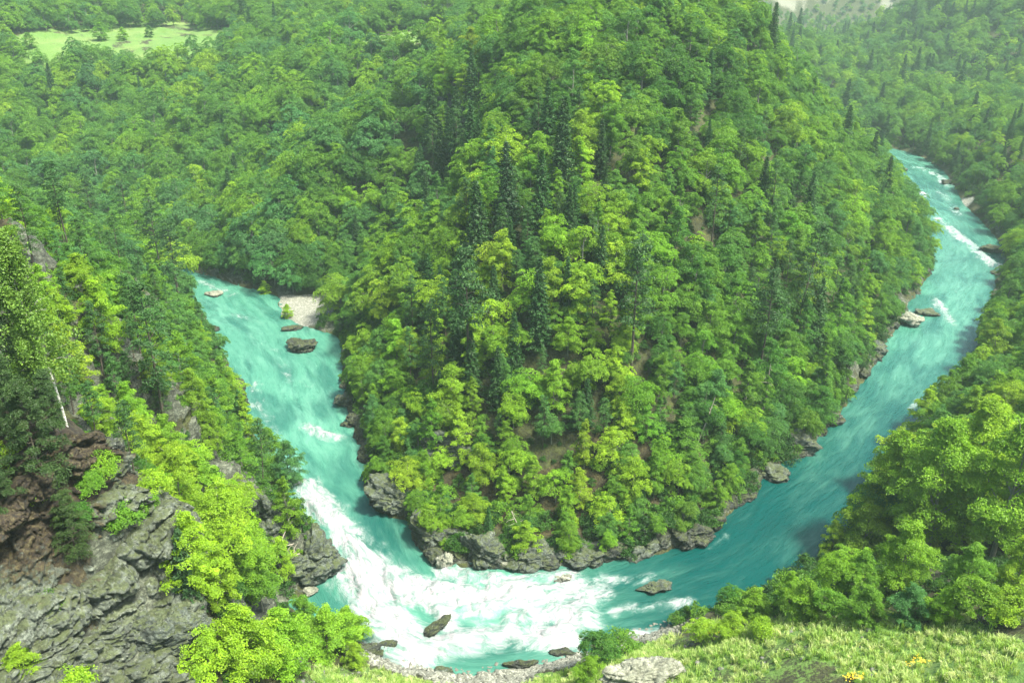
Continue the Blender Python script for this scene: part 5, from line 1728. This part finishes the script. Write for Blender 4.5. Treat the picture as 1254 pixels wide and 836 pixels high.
# ------------------------------------------------------------------ uncountable growth: one object per stuff, instanced by geometry nodes
def mass(name, label, P, S, sources, tilt=0.05):
    me = bpy.data.meshes.new(name)
    P = np.asarray(P, np.float32)
    me.vertices.add(len(P)); me.vertices.foreach_set('co', P.ravel())
    a = me.attributes.new('size', 'FLOAT', 'POINT'); a.data.foreach_set('value', np.asarray(S, np.float32))
    o = obj(name, me)
    tag(o, label, None, None, 'stuff')
    ng = bpy.data.node_groups.new(name, 'GeometryNodeTree')
    ng.interface.new_socket('Geometry', in_out='INPUT', socket_type='NodeSocketGeometry')
    ng.interface.new_socket('Geometry', in_out='OUTPUT', socket_type='NodeSocketGeometry')
    N = ng.nodes
    gi, go = N.new('NodeGroupInput'), N.new('NodeGroupOutput')
    jn = N.new('GeometryNodeJoinGeometry')
    for k, sm in enumerate(sources):
        so = bpy.data.objects.new(name + '_source', sm)     # not linked to the scene
        oi = N.new('GeometryNodeObjectInfo')
        oi.inputs['Object'].default_value = so
        oi.inputs['As Instance'].default_value = True
        ng.links.new(oi.outputs['Geometry'], jn.inputs[0])
    ip = N.new('GeometryNodeInstanceOnPoints')
    ip.inputs['Pick Instance'].default_value = True
    ng.links.new(gi.outputs[0], ip.inputs['Points'])
    ng.links.new(jn.outputs[0], ip.inputs['Instance'])
    ri = N.new('FunctionNodeRandomValue'); ri.data_type = 'INT'
    ri.inputs[4].default_value = 0; ri.inputs[5].default_value = len(sources) - 1
    ng.links.new(ri.outputs[2], ip.inputs['Instance Index'])
    rr = N.new('FunctionNodeRandomValue'); rr.data_type = 'FLOAT_VECTOR'
    rr.inputs[0].default_value = (-tilt, -tilt, -PI); rr.inputs[1].default_value = (tilt, tilt, PI)
    ng.links.new(rr.outputs[0], ip.inputs['Rotation'])
    na = N.new('GeometryNodeInputNamedAttribute'); na.data_type = 'FLOAT'
    na.inputs[0].default_value = 'size'
    ng.links.new(na.outputs[0], ip.inputs['Scale'])
    ng.links.new(ip.outputs[0], go.inputs[0])
    md = o.modifiers.new('scatter', 'NODES'); md.node_group = ng
    return o


rest = ~single
kb = rest & (kind == 0) & ~roundc; kf = rest & (kind == 0) & roundc; kc = rest & (kind == 1)
mass('distant_forest', 'dense leafy forest filling the hillsides between the single trees', np.column_stack([tx, ty, tz - 0.2])[kb], scl[kb], [k.joined for k in BROAD])
mass('distant_round_forest', 'dense round-crowned forest covering the far hillsides', np.column_stack([tx, ty, tz - 0.2])[kf], scl[kf], [k.joined for k in BROAD_FULL])
mass('distant_spruce_forest', 'dark spruces scattered through the far forest', np.column_stack([tx, ty, tz - 0.2])[kc], scl[kc], [k.joined for k in SPRUCE], 0.02)
UG = scatter(None, [(66, 130, 2.3), (130, 240, 2.7), (240, 480, 3.8)])
ux, uy = UG[:, 0], UG[:, 1]
usd = river_sdf(ux, uy); uz = ground_z(ux, uy)
upx, upy, _ = project(ux, uy, uz)
um = base_mask(ux, uy, usd + 0.9, uz, upx, upy) & (poly_dist(BEACH, ux, uy) > 2.4) & (upx > -60) & (upx < 1314)
um &= ~(in_px(BROWN_PX, upx, upy) & (uy < 190) & (RNG.uniform(size=len(ux)) < 0.75))
um &= ~(in_px(MOSSY_PX, upx, upy) & (uy < 175) & (RNG.uniform(size=len(ux)) < 0.18))
um &= ~((uy < 108) & (upy > 716) & (upx > 300) & (upx < 900))
usz = RNG.uniform(0.3, 0.8, len(ux)); usz = np.where(usd < 13, usz * 1.75, usz)
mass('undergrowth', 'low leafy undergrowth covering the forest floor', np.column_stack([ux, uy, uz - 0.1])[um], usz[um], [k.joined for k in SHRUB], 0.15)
# grass on the near slope
GR = scatter(None, [(56, 112, 0.55)])
qx, qy = GR[:, 0], GR[:, 1]
qsd = river_sdf(qx, qy); qz = ground_z(qx, qy)
qpx, qpy, _ = project(qx, qy, qz)
qm = in_px(FRONT_PX, qpx, qpy) & (qsd > 4.5) & (qpy < 860) & (qpx > 200) & (qpx < 1290)
qm &= (fbm(qx * 0.15, qy * 0.15, qx * 0, 72, 4) > -0.20) & (RNG.uniform(size=len(qx)) < 0.55 + 0.6 * sstep(-0.2, 0.2, fbm(qx * 0.35, qy * 0.35, qx * 0, 78, 3)))
gm = []
for i in range(4):
    v, f = grass_tuft(600 + i, 0.62 if i < 3 else 0.9)
    gm.append(mesh('tuft', v, [f], [M_GRASS], attrs={'tone': ('FACE', 'FLOAT', np.random.default_rng(i).uniform(0.2, 0.9, len(f)))}))
mass('grass', 'pale green grass on the near bank', np.column_stack([qx, qy, qz])[qm], RNG.uniform(0.6, 1.25, qm.sum()), gm, 0.2)
WD = [Kind('weed', shrub(340 + i, 2.4, 2.2, 22, 40, 0.34), M_LEAF, M_BARK, M_GRASS) for i in range(3)]
wsel = qm & (RNG.uniform(size=len(qx)) < 0.10 + 0.16 * sstep(0.0, 0.25, fbm(qx * 0.2, qy * 0.2, qx * 0, 77, 3)))
mass('weeds', 'low broad-leaved weeds among the grass of the near bank', np.column_stack([qx, qy, qz])[wsel], RNG.uniform(0.12, 0.34, wsel.sum()), [k.joined for k in WD], 0.2)
# loose stones
pm = (((np.abs(qsd - 1.5) < 3.5) & (qx > -32) & (qx < 40) & (qy < 112)) | (in_px(FRONT_PX, qpx, qpy) & (RNG.uniform(size=len(qx)) < 0.10))) & (qpy < 860) & (RNG.uniform(size=len(qx)) < 0.5) & (qpx > 250)
pmesh = []
for i in range(3):
    me = rock_mesh(700 + i, (0.3, 0.24, 0.18), sub=2, mat=M_PEBBLE, planes=10)
    pmesh.append(me)
mass('pebbles', 'pale loose stones along the near shore and in the grass', np.column_stack([qx, qy, np.maximum(qz, -0.1)])[pm], RNG.uniform(0.35, 1.5, pm.sum()), pmesh, 0.4)
# flowers
fl_v, fl_f = [], []
r = np.random.default_rng(9)
def flower_clump(px, py, rad, n, m, name, label):
    x, y, z = seen_point(px, py)
    p = r.normal(size=(n, 2)) * rad
    zz = ground_z(x + p[:, 0], y + p[:, 1])
    c = np.column_stack([x + p[:, 0], y + p[:, 1], zz + r.uniform(0.35, 0.75, n)])
    v, f = leaf_quads(c, np.tile([0, -0.3, 1.0], (n, 1)) + r.normal(size=(n, 3)) * 0.3, 0.16, 0.15, r)
    st = join([tube([[q[0], q[1], q[2] - 0.7], q], [0.01, 0.01], 3) for q in c])
    o = obj(name, mesh(name, np.vstack([v, st[0]]), [np.vstack([f, st[1] + len(v)])], [m, M_GRASS], np.concatenate([np.zeros(len(f)), np.ones(len(st[1]))])))
    tag(o, label, 'flowers')
flower_clump(871, 776 + 2, 0.55, 70, M_YELLOW, 'wildflower_clump', 'clump of yellow wildflowers on the upper grass slope')
flower_clump(1125, 815, 0.55, 80, M_YELLOW, 'wildflower_clump', 'clump of yellow wildflowers farther right on the grass slope')
flower_clump(1047, 832, 0.5, 80, M_YELLOW, 'wildflower_clump', 'clump of yellow wildflowers at the bottom of the grass slope')

# ------------------------------------------------------------------ haze
def haze_box():
    lo = np.array([-1750, -1750, -5.0]); hi = np.array([1750, 1750, 215.0])
    c = np.array([[x, y, z] for x in (lo[0], hi[0]) for y in (lo[1], hi[1]) for z in (lo[2], hi[2])])
    f = np.array([[0, 1, 3, 2], [4, 6, 7, 5], [0, 4, 5, 1], [2, 3, 7, 6], [0, 2, 6, 4], [1, 5, 7, 3]])
    t = NT('haze')
    pv = t.n('ShaderNodeVolumePrincipled', {'Color': (0.66, 0.97, 0.83, 1), 'Density': 0.00023, 'Anisotropy': 0.2})
    t.t.links.new(pv.outputs[0], t.out.inputs['Volume'])
    o = obj('haze', mesh('haze', c, [f], [t.m]))
    tag(o, 'thin pale haze filling the valley', None, None, 'stuff')


haze_box()

# ------------------------------------------------------------------ light, sky, camera
SUN_EL, SUN_AZ = math.radians(62), math.radians(120)       # azimuth from +Y towards +X
world = bpy.data.worlds.new('World')
SC.world = world
world.use_nodes = True
wt = world.node_tree
wt.nodes.clear()
sk = wt.nodes.new('ShaderNodeTexSky')
sk.sky_type = 'NISHITA'
sk.sun_disc = False
sk.sun_elevation = SUN_EL
sk.sun_rotation = SUN_AZ
sk.air_density = 0.7; sk.dust_density = 4.0; sk.ozone_density = 1.0
bg = wt.nodes.new('ShaderNodeBackground'); bg.inputs['Strength'].default_value = 0.13
wo = wt.nodes.new('ShaderNodeOutputWorld')
wt.links.new(sk.outputs[0], bg.inputs[0]); wt.links.new(bg.outputs[0], wo.inputs[0])
sd = bpy.data.lights.new('sun', 'SUN')
sd.energy = 3.7
sd.angle = math.radians(8)
sd.color = (1.0, 0.94, 0.78)
so = bpy.data.objects.new('sun', sd)
COL.objects.link(so)
dirv = Vector((math.cos(SUN_EL) * math.sin(SUN_AZ), math.cos(SUN_EL) * math.cos(SUN_AZ), math.sin(SUN_EL)))
so.rotation_euler = dirv.to_track_quat('Z', 'Y').to_euler()
so.location = dirv * 300

cd = bpy.data.cameras.new('camera')
cd.sensor_width = 36.0
cd.lens = 36.0 * F_PX / 1254.0
cd.clip_end = 6000
cam = bpy.data.objects.new('camera', cd)
COL.objects.link(cam)
cam.location = (0, 0, CAM_H)
cam.rotation_euler = (PI / 2 - PITCH, 0, 0)
SC.camera = cam
SC.view_settings.view_transform = 'Standard'
SC.view_settings.look = 'None'
SC.view_settings.gamma = 1
SC.view_settings.exposure = 1.6
SC.cycles.max_bounces = 6
SC.cycles.diffuse_bounces = 3
SC.cycles.glossy_bounces = 2
SC.cycles.transmission_bounces = 4
SC.cycles.volume_bounces = 0
SC.cycles.use_adaptive_sampling = True
SC.cycles.adaptive_threshold = 0.02
SC.cycles.use_denoising = True
SC.cycles.caustics_reflective = False
SC.cycles.caustics_refractive = False
